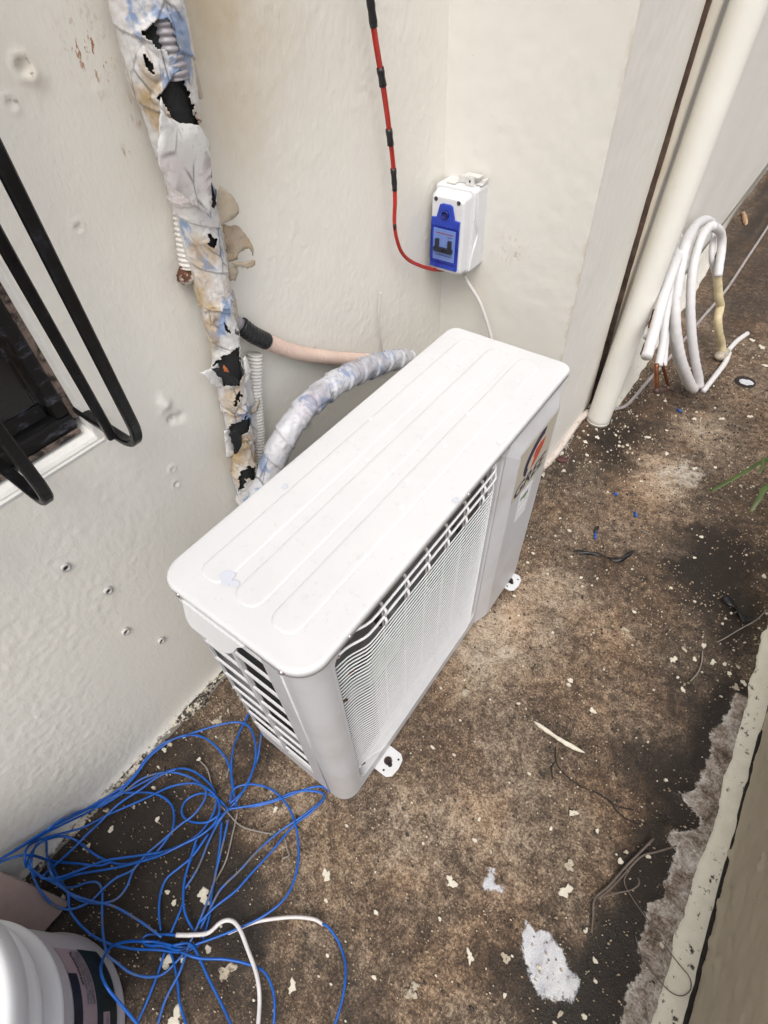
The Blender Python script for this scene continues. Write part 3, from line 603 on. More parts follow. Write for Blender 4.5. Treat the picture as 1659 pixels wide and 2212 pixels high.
def flatbar(P, wdt, thk, wdir=(0, 1, 0)):
    P = np.asarray(P, float); T = np.gradient(P, axis=0); T /= np.linalg.norm(T, axis=1, keepdims=True); Wd = np.array(wdir, float)
    N = np.cross(T, Wd); N /= np.linalg.norm(N, axis=1, keepdims=True); loops = []
    b_ = min(thk, wdt) * .22
    for p, nn in zip(P, N):
        pr = [(wdt / 2 - b_, thk / 2), (-wdt / 2 + b_, thk / 2), (-wdt / 2, thk / 2 - b_), (-wdt / 2, -thk / 2 + b_), (-wdt / 2 + b_, -thk / 2), (wdt / 2 - b_, -thk / 2), (wdt / 2, -thk / 2 + b_), (wdt / 2, thk / 2 - b_)]
        loops.append([p + Wd * a + nn * c for a, c in pr])
    return loft(loops, True, True)
gr = thing('window_grille', 'black iron bars bowed out in front of the window', 'window grille', (-.36, 0, .70))
def barpath(y, xf, zb, rad=.030):
    P = [(xf, y, 1.9), (xf, y, 1.4), (xf, y, 1.1), (xf, y, .95), (xf, y, zb + rad + .01)]
    for k in range(0, 10):
        a = R_(90 * k / 9); P.append((xf - rad + rad * math.cos(a), y, zb + rad - rad * math.sin(a)))
    P += [(xf - rad - .03, y, zb + .001), (xf - .10, y, zb + .003), (XF - .004, y, zb + .006)]
    return resample(np.array(P), .006)[0]
for yb in (.0795, -.0365, -.1525, -.2685):
    obj('bar', *flatbar(barpath(yb, -.300, .726, .046), .0128, .009), M['iron'], gr)
obj('upright', *flatbar(resample(np.array([(-.352, .0675, 1.9), (-.352, .0675, .95), (-.352, .0700, .732)]), .02)[0], .0112, .009), M['iron'], gr)

# ================================================================== AIR CONDITIONER
L, D, H = .7305, .2547, .600
ac = thing('air_conditioner', 'white outdoor air conditioner unit standing on the concrete', 'air conditioner', (-D / 2, L / 2, 0))
i_ = .006
# --- cabinet: rounded near-front and near-rear corners, far side and back
def arc2(cx_, cy_, r, a0, a1, n=12): return [(cx_ + r * math.cos(R_(a0 + (a1 - a0) * k / n)), cy_ + r * math.sin(R_(a0 + (a1 - a0) * k / n))) for k in range(n + 1)]
def wallstrip(pts, z0, z1, nz=1):
    n = len(pts); return [(x, y, z0 + (z1 - z0) * k / nz) for k in range(nz + 1) for x, y in pts], [(k * n + i, k * n + i + 1, (k + 1) * n + i + 1, (k + 1) * n + i) for k in range(nz) for i in range(n - 1)]
ZB, ZT = .009, .588
rc = .034
col_pts = [(-.075, i_)] + arc2(-i_ - rc, i_ + rc, rc, 270, 360, 14) + [(-i_, .0455)]
obj('corner_post', *wallstrip(col_pts, ZB, ZT, 6), M['enamel_dusty_shaded'], ac, True)
obj('corner_seam', *tube([(-.0505, i_ - .0002, ZB), (-.0500, i_ - .0003, .3), (-.0495, i_ - .0004, .56)], .0016, 8), M['enamel_dusty_shaded'], ac, True)
obj('corner_post', *wallstrip(arc2(-D + i_ + .014, i_ + .014, .014, 180, 270, 8), ZB, ZT), M['enamel_dusty_shaded'], ac, True)
obj('back_panel', *wallstrip([(-i_ - .012, L - i_), (-D + i_ + .012, L - i_)] + arc2(-D + i_ + .012, L - i_ - .012, .012, 90, 180, 6) + [(-D + i_, i_ + .014)], ZB, ZT), M['enamel_dusty_shaded'], ac)
obj('inner_shell', *box((-D + .012, .058, .03), (-.155, .50, .57)), M['fins'], ac)
obj('inner_shell', *box((-.150, .505, .03), (-.012, L - .012, .57)), M['dark'], ac)
# --- side louvre panel
LX0, LX1, LM = -.238, -.084, -.156
side = obj('side_panel', *merge(box((LX1, i_, ZB), (-.0752, i_ + .004, ZT)), box((-D + i_ + .014, i_, ZB), (LX0, i_ + .004, ZT)), box((LX0, i_, ZB), (LX1, i_ + .004, .062)), box((LX0, i_, .583), (LX1, i_ + .004, ZT))), M['enamel_dusty_shaded'], ac)
obj('louvre_mullion', *box((LM - .0045, i_ - .001, .060), (LM + .0045, i_ + .006, .5835), .0012), M['enamel_dusty_shaded'], side)
nl = 9
for k in range(nl):
    z = .088 + (.545 - .088) * k / (nl - 1)
    for xa, xb in ((LX0 - .001, LM - .0046), (LM + .0046, LX1 + .001)):
        obj('louvre_slat', *prism([(i_ - .0005, z), (i_ - .0002, z + .0048), (i_ + .0030, z + .0054), (i_ + .0036, z + .0022), (i_ + .002, z - .0005)], 0, xa, xb), M['enamel'], side)
obj('condenser_coil', *box((LM + .002, .044, .012), (-.078, .056, .58)), M['fins'], ac)
obj('dark_shade_backing', *box((LX0 - .004, .044, .012), (LM + .0015, .056, .58)), M['dark'], ac)  # black sheet standing in for the deep shade behind the left slats
obj('condenser_coil', *box((-.1545, .0505, .03), (-.150, .50, .57)), M['fins'], ac)
# --- front panel with the fan opening
GY0, GY1, GZ0, GZ1 = .055, .486, .048, .570
inner = rrect(GY0, GY1, GZ0, GZ1, .026, 8); N = len(inner)
def proj(p, y0, y1, z0, z1):
    cy, cz = (GY0 + GY1) / 2, (GZ0 + GZ1) / 2; dy, dz = p[0] - cy, p[1] - cz
    ty = ((y1 - cy) / dy if dy > 0 else (y0 - cy) / dy) if abs(dy) > 1e-9 else 9e9; tz = ((z1 - cz) / dz if dz > 0 else (z0 - cz) / dz) if abs(dz) > 1e-9 else 9e9
    t = min(ty, tz); return (cy + dy * t, cz + dz * t)
outer = [proj(p, .0457, .700, ZB, ZT) for p in inner]
def off(p, d):
    return rrect(GY0 + d, GY1 - d, GZ0 + d, GZ1 - d, max(.006, .026 - d), 8)
lo_ = [[(-i_, *p) for p in outer], [(-i_, *p) for p in off(0, -.003)], [(-i_ - .003, *p) for p in off(0, 0)], [(-.030, *p) for p in off(0, .003)]]
fp = obj('front_panel', *loft(lo_), M['enamel_dusty_shaded'], ac)
V, F = wallstrip([(-i_, .6995), (-i_, L - i_ - .012)] + arc2(-i_ - .012, L - i_ - .012, .012, 0, 90, 8), ZB, ZT); obj('corner_post', V, F, M['enamel_dusty_shaded'], ac, True)
# fan duct behind the opening
fc = (.270, .305); RF = .198
th = np.linspace(0, 2 * np.pi, 56, endpoint=False)
duct_out = [(-.031, *proj((fc[0] + math.cos(t), fc[1] + math.sin(t)), GY0, GY1, GZ0, GZ1)) for t in th]
duct = obj('fan_duct', *loft([duct_out, [(-.034, fc[0] + RF * math.cos(t), fc[1] + RF * math.sin(t)) for t in th], [(-.085, fc[0] + (RF + .002) * math.cos(t), fc[1] + (RF + .002) * math.sin(t)) for t in th]]), M['duct'], ac, True)
fan = obj('fan_hub', *loft([[(x, fc[0] + r * math.cos(t), fc[1] + r * math.sin(t)) for t in th] for r, x in ((.001, -.040), (.030, -.042), (.042, -.050), (.044, -.10))]), M['fan'], ac, True)
for k in range(3):
    V = []
    for a in range(9):
        for r in range(7):
            rr_ = .040 + (.150) * r / 6; an = R_(k * 120 + 20 + a * 9.5 - r * 3); V.append((-.050 - .0045 * a - .002 * math.sin(r), fc[0] + rr_ * math.cos(an), fc[1] + rr_ * math.sin(an)))
    obj('fan_blade', V, [(a * 7 + r, a * 7 + r + 1, a * 7 + 8 + r, a * 7 + 7 + r) for a in range(8) for r in range(6)], M['fan'], fan, True)
# --- wire guard: close horizontal wires, stepped near the corner post, with uprights and a rim
gd = obj('guard_rim', *tube(resample(np.array([(-.0205, *p) for p in rrect(GY0 + .006, GY1 - .006, GZ0 + .006, GZ1 - .006, .022, 8)] + [(-.0205, *rrect(GY0 + .006, GY1 - .006, GZ0 + .006, GZ1 - .006, .022, 8)[0])]), .006)[0], .0022, 6, False), M['wire'], ac, True)
zw = [.5580, .5335] + list(np.arange(.5080, GZ0 + .010, -.0102))
def wire_path(z, dz=0):
    def edge(zc):
        r = .022; top = GZ1 - .006; bot = GZ0 + .006; q = 0
        if zc > top - r: q = r - math.sqrt(max(0, r * r - (zc - top + r) ** 2))
        if zc < bot + r: q = r - math.sqrt(max(0, r * r - (bot + r - zc) ** 2))
        return q
    q = edge(z); a = GY0 + .006 + q; b_ = GY1 - .006 - q
    return [(-.0205, a, z), (-.019, a + .004, z), (-.0165, a + .022 - q * .5, z), (-.0140, a + .030, z), (-.0060, a + .048, z), (-.0040, a + .056, z), (-.0033, a + .068, z), (-.0033, b_ - .030, z), (-.0045, b_ - .020, z), (-.0110, b_ - .008, z), (-.0195, b_ - .001, z)]
for k, z in enumerate(zw):
    obj('guard_wire', *tube(np.array(wire_path(z)), (.0020 if k < 2 else .00108), 6, False), M['wire'], ac, True)
for y in np.linspace(GY0 + .095, GY1 - .07, 6):
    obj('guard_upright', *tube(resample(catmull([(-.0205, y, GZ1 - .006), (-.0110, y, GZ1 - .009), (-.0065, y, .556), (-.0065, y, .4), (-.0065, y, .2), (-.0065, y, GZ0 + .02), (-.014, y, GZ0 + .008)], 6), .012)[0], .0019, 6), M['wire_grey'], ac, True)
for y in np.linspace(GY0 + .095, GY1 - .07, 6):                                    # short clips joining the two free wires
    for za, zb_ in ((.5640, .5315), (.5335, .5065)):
        obj('guard_clip', *tube(np.array([(-.012 if za > .55 else -.0040, y + .001, za), (-.0008, y + .001, (za + zb_) / 2), (-.0030, y + .001, zb_)]), .0022, 6), M['wire'], ac, True)
for yy, zz_ in ((GY0 + .010, .535), (GY0 + .008, .40), (GY0 + .030, .458), (GY0 + .018, .066)):
    obj('rust_spot', *tube(np.array([(-.0185, yy - .003, zz_ + .001), (-.0170, yy + .002, zz_), (-.0155, yy + .006, zz_ - .001)]), .0019, 6), M['rust'], ac, True)
# --- service panel on the right with bevelled edges, stickers
o1 = [(.492, ZB), (.492, .556), (.508, .577), (L - .034, .577), (L - .030, .570), (L - .030, ZB)]
o2 = [(.530, ZB + .004), (.527, .528), (.533, .541), (L - .056, .541), (L - .050, .534), (L - .050, ZB + .004)]
sp = obj('service_panel', *loft([[(-i_ + .0005, *p) for p in o1], [(.0075, p[0] * .12 + q[0] * .88, p[1] * .12 + q[1] * .88) for p, q in zip(o1, o2)], [(.0085, *p) for p in o2]], False, True), M['enamel_dusty_shaded'], ac)
def flat(name, outline, x, mat, parent): return obj(name, *loft([[(x - .0004, *p) for p in outline], [(x, *p) for p in outline]], False, True), mat, parent)
st = flat('brand_sticker', [(.5265, .414), (.5265, .5385), (.531, .5405), (.6735, .5405), (.6735, .406)], .0090, M['sticker_beige'], sp)
def sp_pt(y, z): return (y, z)
lc = (.601, .4935); rot_ = R_(38)
def el(a, ra, rb):
    x, y = ra * math.cos(R_(a)), rb * math.sin(R_(a)); return (lc[0] + x * math.cos(rot_) - y * math.sin(rot_), lc[1] + x * math.sin(rot_) + y * math.cos(rot_))
arcO = [el(a, .051, .036) for a in range(22, 200, 8)]; arcI = [el(a, .036, .0150) for a in range(196, 14, -8)]
flat('logo_arc', arcO + arcI, .00935, M['navy'], st)
flat('logo_wedge', [(.637, .504), (.6305, .486), (.617, .471), (.600, .4605), (.5885, .4575), (.598, .484), (.592, .4845), (.596, .501), (.612, .507)], .00935, M['red_ink'], st)
TV, TF = textmesh('GREE', .040, .30, .0006); wdt = TV[:, 0].max() - TV[:, 0].min()
kx = .131 / wdt; V = [(.00945, .5335 + (x - TV[:, 0].min()) * kx, .4215 + y * 1.05) for x, y in TV]; obj('brand_lettering', V, TF, M['navy'], st)
s2 = flat('small_sticker', [(.571, .356), (.571, .404), (.626, .398), (.626, .350)], .0089, M['sticker_white'], sp)
TV, TF = textmesh('R410A', .013, .15, .0003); V = [(.0093, .5745 + x * 1.0, .3805 + y - x * .1) for x, y in TV]; obj('small_lettering', V, TF, M['grey_ink'], s2)
flat('green_drop', [(.598 + .006 * math.cos(t), .376 + .004 * math.sin(t)) for t in np.linspace(0, 6, 12)], .0093, M['green_ink'], s2)
flat('blank_label', [(.573, .318), (.573, .352), (.622, .346), (.622, .312)], .0089, M['sticker_white'], sp)
# --- base pan and feet
obj('base_pan', *loft([[(x, y, z) for x, y in (rrect(-D + .010, -.010, .010, L - .010, .03, 6))] for z in (.002, .0092)], True, True), M['enamel_dusty_shaded'], ac)
def foot(yc, sgn):
    x0 = -.012 if sgn > 0 else -D + .012; out = []
    for x, y in ((0, -.027), (.034, -.027), (.043, -.019), (.046, 0), (.043, .019), (.034, .027), (0, .027)): out.append((x0 + sgn * x, yc + y))
    if sgn < 0: out = out[::-1]
    f = obj('foot', *prism(out, 2, .002, .0065, .0012), M['enamel'], ac)
    hx = x0 + sgn * .020
    for r, dx, dy, m, zz_ in ((.0088, 0, 0, 'rust', .0068), (.0066, 0, 0, 'dark', .0072), (.0048, .0075 * sgn, -.004, 'dark', .0072), (.0022, .016 * sgn, .014, 'dark', .0070), (.0022, .003 * sgn, -.0195, 'dark', .0070)):
        obj('bolt_hole', [(hx + dx + r * math.cos(t), yc + dy + r * math.sin(t), zz_) for t in np.linspace(0, 6.0, 18)], [tuple(range(18))], M[m], f)
for yc in (.120, .655):
    for sg in (1, -1): foot(yc, sg)
# --- lid: soft rolled rim, three long pressed ribs, lip over the louvre, screws
def ring(d, z, r=.036): return [(x, y, z) for x, y in rrect(-D + d, -d, d, L - d, (max(.004, .022 - d), max(.004, .022 - d), max(.004, .034 - d), max(.004, .040 - d)), 10)]
lid = obj('lid', *loft([ring(.0022, .5855), ring(0, .5855), ring(0, .5950), ring(.0005, .5972), ring(.0016, .5988), ring(.0034, .5997), ring(.0065, .600), ring(.06, .6005)], False, True), M['enamel'], ac, True)
for xa, xb in ((-.2145, -.1715), (-.1525, -.1105), (-.0905, -.0485)):
    y_a, y_b = .034, .700
    lp = [[(x, y, z) for x, y in rrect(xa + d, xb - d, y_a + d, y_b - d, max(.002, .017 - d), 8)] for d, z in ((-.0006, .5992), (0, .6003), (.0014, .6014), (.0026, .6017), (.006, .6017))]
    obj('pressed_rib', *loft(lp, False, True), M['enamel'], lid, True)
tabp = [(-.204, .5875), (-.203, .558), (-.199, .550), (-.192, .546), (-.136, .546), (-.125, .550), (-.116, .559), (-.106, .577), (-.094, .5875)]
V, F = prism(tabp, 1, -.0032, .0012, .001); V = [(x, y - max(0, .586 - z) * .24, z) for x, y, z in V]; obj('lid_flap', V, F, M['enamel'], lid)
for c_, ax in (((-.214, .001, .5895), 1), ((-.036, .001, .5895), 1), ((-.001, .356, .5895), 0), ((-.001, .08, .5895), 0)):
    dv = np.array([0, -1, 0]) if ax == 1 else np.array([1, 0, 0]); c_ = np.array(c_)
    s = obj('lid_screw', *tube(np.array([c_ - dv * .004, c_ + dv * .0018, c_ + dv * .003]), np.array([.0038, .0038, .0022]), 12), M['screw'], lid, True)
    obj('rust_ring', *tube(np.array([c_ - dv * .001, c_ + dv * .0006]), np.array([.0050, .0046]), 12), M['rust'], s, True)
# paint drips on the lid
for u, v, r, m in [(490, 1247, .011, 'b'), (507, 1260, .006, 'b'), (985, 1080, .005, 'b'), (1028, 833, .005, 'w'), (1013, 893, .005, 'w'), (980, 775, .003, 'w'), (962, 962, .004, 'w'), (1080, 955, .004, 'w'), (880, 1037, .0035, 'w'), (795, 993, .004, 'w'), (868, 1095, .004, 'w'), (1046, 778, .003, 'w'), (1118, 822, .0025, 'w'), (615, 1050, .005, 'b'), (800, 905, .003, 'w'), (1000, 840, .002, 'w')]:
    c_ = on(u, v, 2, .6019); obj('paint_drip', *disc_slab(c_, blob(r, 14, .22), .6018, .0002), M['paint_blue' if m == 'b' else 'paint_white'], lid)
# valve stub where the taped pipe enters at the back
pv = obj('valve_stub', *tube(np.array([(-D - .055, .69, .47), (-D + .01, .69, .47)]), .018, 16), M['screw'], ac, True)

# ================================================================== TAPED PIPE RUN ON THE WINDOW WALL
tp = thing('pipe_bundle', 'upright pipe bundle in torn weathered tape running down the wall', 'pipe', (-.39, .27, 0))
ppx = [(318, 0, -.382), (352, 170, -.383), (392, 330, -.384), (420, 440, -.386), (446, 560, -.387), (484, 740, -.389), (505, 860, -.391), (522, 960, -.393), (534, 1060, -.395)]
pp = [on(u, v, 0, x) for u, v, x in ppx]
pp = [pp[0] + (pp[0] - pp[1]) * 2.2] + pp + [np.array([-.396, pp[-1][1] - .01, .25]), np.array([-.397, pp[-1][1] - .015, .03])]
PATH, PS = resample(catmull(pp, 10), .0012)
RAD = np.interp(PATH[:, 2], [0, .45, .6, .80, .90, 1.0, 1.05, 1.5], [.0180, .0180, .0185, .0200, .0222, .0275, .0335, .036])
obj('inner_foam', *tube(PATH[::8], RAD[::8] * .90, 24), M['foam'], tp, True)
HOLES = [[cA(*p) for p in q] for q in (
    [(895, 215), (985, 145), (1080, 360), (1000, 290), (930, 235)], [(928, 330), (958, 395), (980, 470), (950, 445), (935, 395)],
    [(1135, 448), (1005, 630), (1075, 720), (1185, 830), (1250, 800), (1200, 590)], [(1335, 1040), (1372, 1170), (1360, 1320), (1330, 1310)],
    [(985, 140), (1065, 110), (1125, 300), (1100, 360), (1075, 350)])] + [[cB(*p) for p in q] for q in (
    [(455, 225), (505, 255), (492, 320), (448, 300)], [(512, 1130), (668, 1030), (700, 1230), (655, 1310), (560, 1310), (480, 1190)],
    [(600, 440), (640, 400), (650, 470), (620, 520)], [(655, 880), (690, 850), (690, 940), (650, 940)], [(660, 1330), (682, 1380), (650, 1450), (636, 1460), (655, 1390)], [(560, 850), (590, 890), (600, 925), (590, 925)])] + [[cD(*p) for p in q] for q in (
    [(560, 670), (675, 612), (662, 695), (600, 770), (548, 868), (520, 720)], [(618, 955), (695, 935), (695, 1035), (650, 1000), (600, 1100), (590, 1030)], [(632, 1140), (665, 1138), (668, 1172), (640, 1172)], [(570, 1190), (600, 1210), (595, 1235)])]
def sleeve(s0, s1, r_add, parent, name, mat, seed, nth=150, lap=.0):
    k0, k1 = np.searchsorted(PS, s0), np.searchsorted(PS, s1); P = PATH[k0:k1]; T, N_, B_ = frames(P); n = len(P)
    th_ = np.linspace(0, 2 * np.pi, nth, endpoint=False); TH, SS = np.meshgrid(th_, PS[k0:k1])
    cx_, cy_ = np.cos(TH), np.sin(TH)
    nz = fbm(cx_ * 2.2 + SS * 20 + 9, cy_ * 2.2 + SS * 31, seed, 4) - .5
    hel = ((SS / .055 + TH / (2 * np.pi)) % 1.0)
    rr = RAD[k0:k1][:, None] * (1 + .035 * nz) + r_add + .0024 * hel + .0016 * (fbm(TH * 3, SS * 160, seed + 5, 2) - .5)
    V = P[:, None] + rr[..., None] * (cx_[..., None] * N_[:, None] + cy_[..., None] * B_[:, None])
    nrm = cx_[..., None] * N_[:, None] + cy_[..., None] * B_[:, None]
    face = ((CAM - V) * nrm).sum(-1) > 0
    q = px(V); q = q + np.stack([(fbm(V[..., 1] * 160, V[..., 2] * 160, 71, 3) - .5) * 16, (fbm(V[..., 1] * 160 + 40, V[..., 2] * 160, 73, 3) - .5) * 16], -1)
    dead = np.zeros(q.shape[:2], bool)
    for h in HOLES: dead |= inpoly(q, h) & face
    ends = .007 * (fbm(TH * 2.2, SS * 0 + seed, seed + 9, 3) - .5)
    if lap >= 0: dead |= (SS + ends * 2 > s1 - .004) | (SS + ends < s0 + .002)
    lift = np.zeros_like(rr)
    d2 = dead.astype(float)
    for _ in range(6): d2 = np.maximum(d2, .84 * np.maximum.reduce([np.roll(d2, 1, 0), np.roll(d2, -1, 0), np.roll(d2, 1, 1), np.roll(d2, -1, 1)]))
    V = V + nrm * ((d2 * (.5 + nz)) * .0055)[..., None]
    idx = np.arange(n * nth).reshape(n, nth); a = idx[:-1]; b_ = np.roll(idx, -1, 1)[:-1]; c_ = np.roll(idx, -1, 1)[1:]; d_ = idx[1:]
    F = np.stack([a, b_, c_, d_], -1).reshape(-1, 4); dd = dead.ravel()
    F = F[~(dd[F].any(1))]
    o = obj(name, V.reshape(-1, 3), F, mat, parent, True)
    md = o.modifiers.new('thickness', 'SOLIDIFY'); md.thickness = .0007; md.offset = -1
    return o
tot = PS[-1]; cuts = [0, .30, .43, .53, .60, .67, .735, .80, .87, .95, 1.05, tot]
for k in range(len(cuts) - 1): sleeve(cuts[k] - .006, cuts[k + 1] + .006, .0006 + .0011 * (k % 2), tp, 'tape_wrap', M['tape'], 80 + 3 * k)
def flap(name, poly, x0, mat, parent, bulge=.008, seed=1, tilt=(0, 0), step=.004, curl=.0):
    """a torn sheet of tape: outline met with a plane in front of the pipe, then curled out of that plane"""
    pts = np.array([on(u, v, 0, x0) for u, v in poly]); bm = bmesh.new()
    vs = [bm.verts.new(p) for p in resample(np.vstack([pts, pts[:1]]), step)[0][:-1]]
    for i, v in enumerate(vs):
        v.co.y += (random.random() - .5) * .0022; v.co.z += (random.random() - .5) * .0022
    es = [bm.edges.new((vs[i], vs[(i + 1) % len(vs)])) for i in range(len(vs))]
    bmesh.ops.triangle_fill(bm, edges=es, use_beauty=True); bmesh.ops.subdivide_edges(bm, edges=[e for e in bm.edges if e.calc_length() > .008], cuts=2, use_grid_fill=True)
    bmesh.ops.triangulate(bm, faces=bm.faces[:]); V, F = from_bm(bm); V = np.array(V); c_ = pts.mean(0); sz = np.abs(pts - c_).max(0) + 1e-6
    dy, dz = (V[:, 1] - c_[1]) / sz[1], (V[:, 2] - c_[2]) / sz[2]
    V[:, 0] += bulge * (1 - dy ** 2) + tilt[0] * dy + tilt[1] * dz + curl * dy * dy * dz + (fbm(V[:, 1] * 40, V[:, 2] * 40, seed, 2) - .5) * .0028
    o = obj(name, V, F, mat, parent, True); md = o.modifiers.new('thickness', 'SOLIDIFY'); md.thickness = .0009; return o
flap('tape_flap', [cA(*p) for p in [(985, 620), (980, 980), (1000, 1060), (1060, 1170), (1150, 1240), (1335, 1370), (1338, 900), (1250, 790), (1120, 770), (1030, 745)]], -.338, M['tape_white'], tp, .006, 3, (-.002, .003))
flap('tape_flap', [cA(*p) for p in [(1165, 345), (1240, 415), (1278, 600), (1265, 632), (1200, 590), (1150, 440)]], -.392, M['tape_tan'], tp, .006, 4)
flap('tape_flap', [cA(*p) for p in [(1365, 1165), (1450, 1240), (1520, 1320), (1490, 1360), (1440, 1385), (1400, 1420), (1365, 1430), (1345, 1300)]], -.380, M['tape_tan'], tp, .010, 5)
flap('tape_flap', [cB(*p) for p in [(545, 150), (640, 158), (720, 240), (775, 330), (768, 385), (735, 310), (655, 345), (640, 400), (590, 420), (570, 300)]], -.396, M['tape_tan'], tp, .006, 6)
flap('tape_flap', [cB(*p) for p in [(600, 420), (700, 415), (745, 400), (778, 402), (770, 440), (720, 458), (640, 448)]], -.392, M['tape_tan'], tp, .006, 7)
flap('tape_flap', [cB(*p) for p in [(580, 440), (640, 450), (662, 485), (640, 520), (632, 552), (604, 552), (585, 500)]], -.396, M['tape_tan'], tp, .004, 8)
flap('tape_flap', [cB(*p) for p in [(385, 1215), (440, 1180), (515, 1140), (530, 1170), (560, 1300), (510, 1310), (460, 1290), (425, 1240)]], -.392, M['tape_white'], tp, .004, 9)
flap('foam_shred', [cB(*p) for p in [(470, 1190), (510, 1165), (560, 1200), (620, 1230), (675, 1280), (640, 1300), (570, 1300), (545, 1260)]], -.364, M['foam'], tp, .006, 10)
flap('foam_shred', [cB(*p) for p in [(552, 1155), (570, 1170), (612, 1230), (590, 1232), (560, 1215)]], -.3625, M['orange'], tp, .003, 11)
flap('tape_flap', [cD(*p) for p in [(495, 705), (535, 695), (575, 760), (560, 840), (545, 872), (515, 885), (500, 790)]], -.396, M['tape_white'], tp, .004, 12)
flap('foam_shred', [cD(*p) for p in [(520, 720), (560, 690), (610, 740), (600, 800), (560, 860), (548, 800)]], -.372, M['foam'], tp, .006, 13)
flap('tape_flap', [cB(*p) for p in [(685, 1080), (735, 1140), (740, 1200), (700, 1290), (660, 1300), (690, 1230), (672, 1100)]], -.378, M['tape_white'], tp, .008, 14)
flap('tape_flap', [cB(*p) for p in [(690, 1230), (740, 1190), (770, 1360), (800, 1500), (822, 1690), (770, 1720), (730, 1500), (700, 1380)]], -.404, M['tape_white'], tp, .006, 15)
flap('tape_flap', [cB(*p) for p in [(745, 1490), (770, 1450), (815, 1390), (822, 1420), (790, 1480), (755, 1520)]], -.392, M['tape_tan'], tp, .004, 16)
flap('tape_flap', [cA(*p) for p in [(1095, 370), (1140, 300), (1165, 345), (1165, 445), (1125, 440)]], -.352, M['tape_tan'], tp, .004, 17)
flap('tape_flap', [cB(*p) for p in [(605, 610), (635, 640), (652, 800), (640, 900), (615, 760)]], -.385, M['tape_tan'], tp, .004, 19)

# ---- corrugated conduits
def corr(P, r, pitch=.0058, depth=.0026, seg=18):
    Q, s = resample(catmull(P, 10), pitch / 5); rr = r + depth * np.clip(1.6 * np.sin(2 * np.pi * s / pitch), -1, 1) * .5
    return tube(Q, rr, seg)
o = obj('conduit', *corr([on(u, v, 0, -.405) for u, v in [(372, 300), (392, 400), (397, 460), (404, 530), (411, 578)]], .0125), M['cond_white'], None, True); tag(o, 'short white ribbed conduit left of the taped pipe above a rusty stub', 'conduit')
o = obj('conduit', *corr([on(u, v, 0, -.407) for u, v in [(551, 764), (551, 850), (557, 930), (560, 1000)]] + [np.array([-.407, .30, .40])], .0115), M['cond_white'], None, True); tag(o, 'upright white ribbed conduit right of the taped pipe with an open top', 'conduit')
o = obj('inner_conduit', *corr([on(u, v, 0, -.358) for u, v in [(346, 25), (352, 45), (362, 85), (372, 125), (384, 170)]], .0115, .0062, .002), M['cond_clear'], tp, True)
pk = [on(u, v, 0, x) for u, v, x in [(500, 690, -.410), (520, 703, -.404), (545, 722, -.400), (575, 737, -.400), (640, 761, -.403), (720, 773, -.404), (800, 778, -.404)]] + [np.array([-.400, .76, .44])]
pc = thing('conduit', 'pinkish ribbed conduit with a black sleeve sagging across the wall', 'conduit', pk[3])
obj('ribbed_tube', *corr(pk[2:], .0118), M['cond_pink'], pc, True); obj('black_sleeve', *corr(pk[1:4], .0136, .007, .0008), M['black_tape'], pc, True); obj('grey_tip', *tube(catmull(pk[:2], 4), .0105, 14), M['cond_clear'], pc, True)
V = []; rs = on(410, 592, 0, -.408)
bm = bmesh.new(); bmesh.ops.create_icosphere(bm, subdivisions=3, radius=.016)
for v in bm.verts: v.co = Vector(rs) + Vector((v.co.x * .9, v.co.y * 1.15, v.co.z * .85)) * (1 + .5 * (float(fbm(np.array(v.co.y * 190.), np.array(v.co.z * 190.), 91, 3)) - .5))
o = obj('bracket_stub', *from_bm(bm), M['rust'], None, True); tag(o, 'small rusty flaking bracket stub beside the taped pipe', 'bracket')

# ---- the taped elbow running from the bundle to the unit
sp_px = [(893, 783, -.325), (868, 776, -.328), (830, 783, -.330), (760, 808, -.332), (695, 850, -.334), (640, 905, -.338), (602, 970, -.342), (576, 1040, -.350), (558, 1090, -.358)]
sp3 = [on(u, v, 0, x) for u, v, x in sp_px]; sp3 = [np.array([-.285, .70, .468])] + sp3 + [np.array([-.365, .225, .36]), np.array([-.37, .21, .04])]
Q, s = resample(catmull(sp3, 12), .002); nth = 40; th_ = np.linspace(0, 2 * np.pi, nth, endpoint=False); TH, SS = np.meshgrid(th_, s)
r0 = np.interp(s, [0, .06, .12, .3, .5, 1.0], [.015, .0165, .0185, .0200, .0195, .017])
hel = (SS / .042 + TH / (2 * np.pi)) % 1
RR = r0[:, None] + .0034 * hel + .0035 * (fbm(np.cos(TH) * 2.5 + SS * 26, np.sin(TH) * 2.5 + SS * 40, 101, 4) - .5) + .004 * np.abs(fbm(TH * 1.2 + SS * 38, SS * 46, 103, 3) - .5) - .0022 * np.exp(-np.abs(fbm(np.cos(TH) * 1.3 + SS * 22, np.sin(TH) * 1.3 - SS * 30, 109, 2) - .5) / .012)
el_ = thing('insulated_pipe', 'grey taped pipe bending up from the bundle into the back of the unit', 'pipe', Q[len(Q) // 3])
obj('wrapped_pipe', *tube(Q, RR, nth), M['tape_silver'], el_, True)
for k in (8, 20): obj('tape_band', *tube(Q[k:k + 4], r0[k:k + 4] + .0036, 24), M['sticker_white'], el_, True)
# loose white cable end on the wall
o = obj('loose_cable', *tube(catmull([on(u, v, 0, x) for u, v, x in [(823, 630, -.405), (819, 665, -.408), (819, 700, -.410), (823, 740, -.412), (828, 772, -.414)]], 8), .0021, 8), M['white_cable'], None, True); tag(o, 'thin white cable end sticking up behind the unit', 'cable')

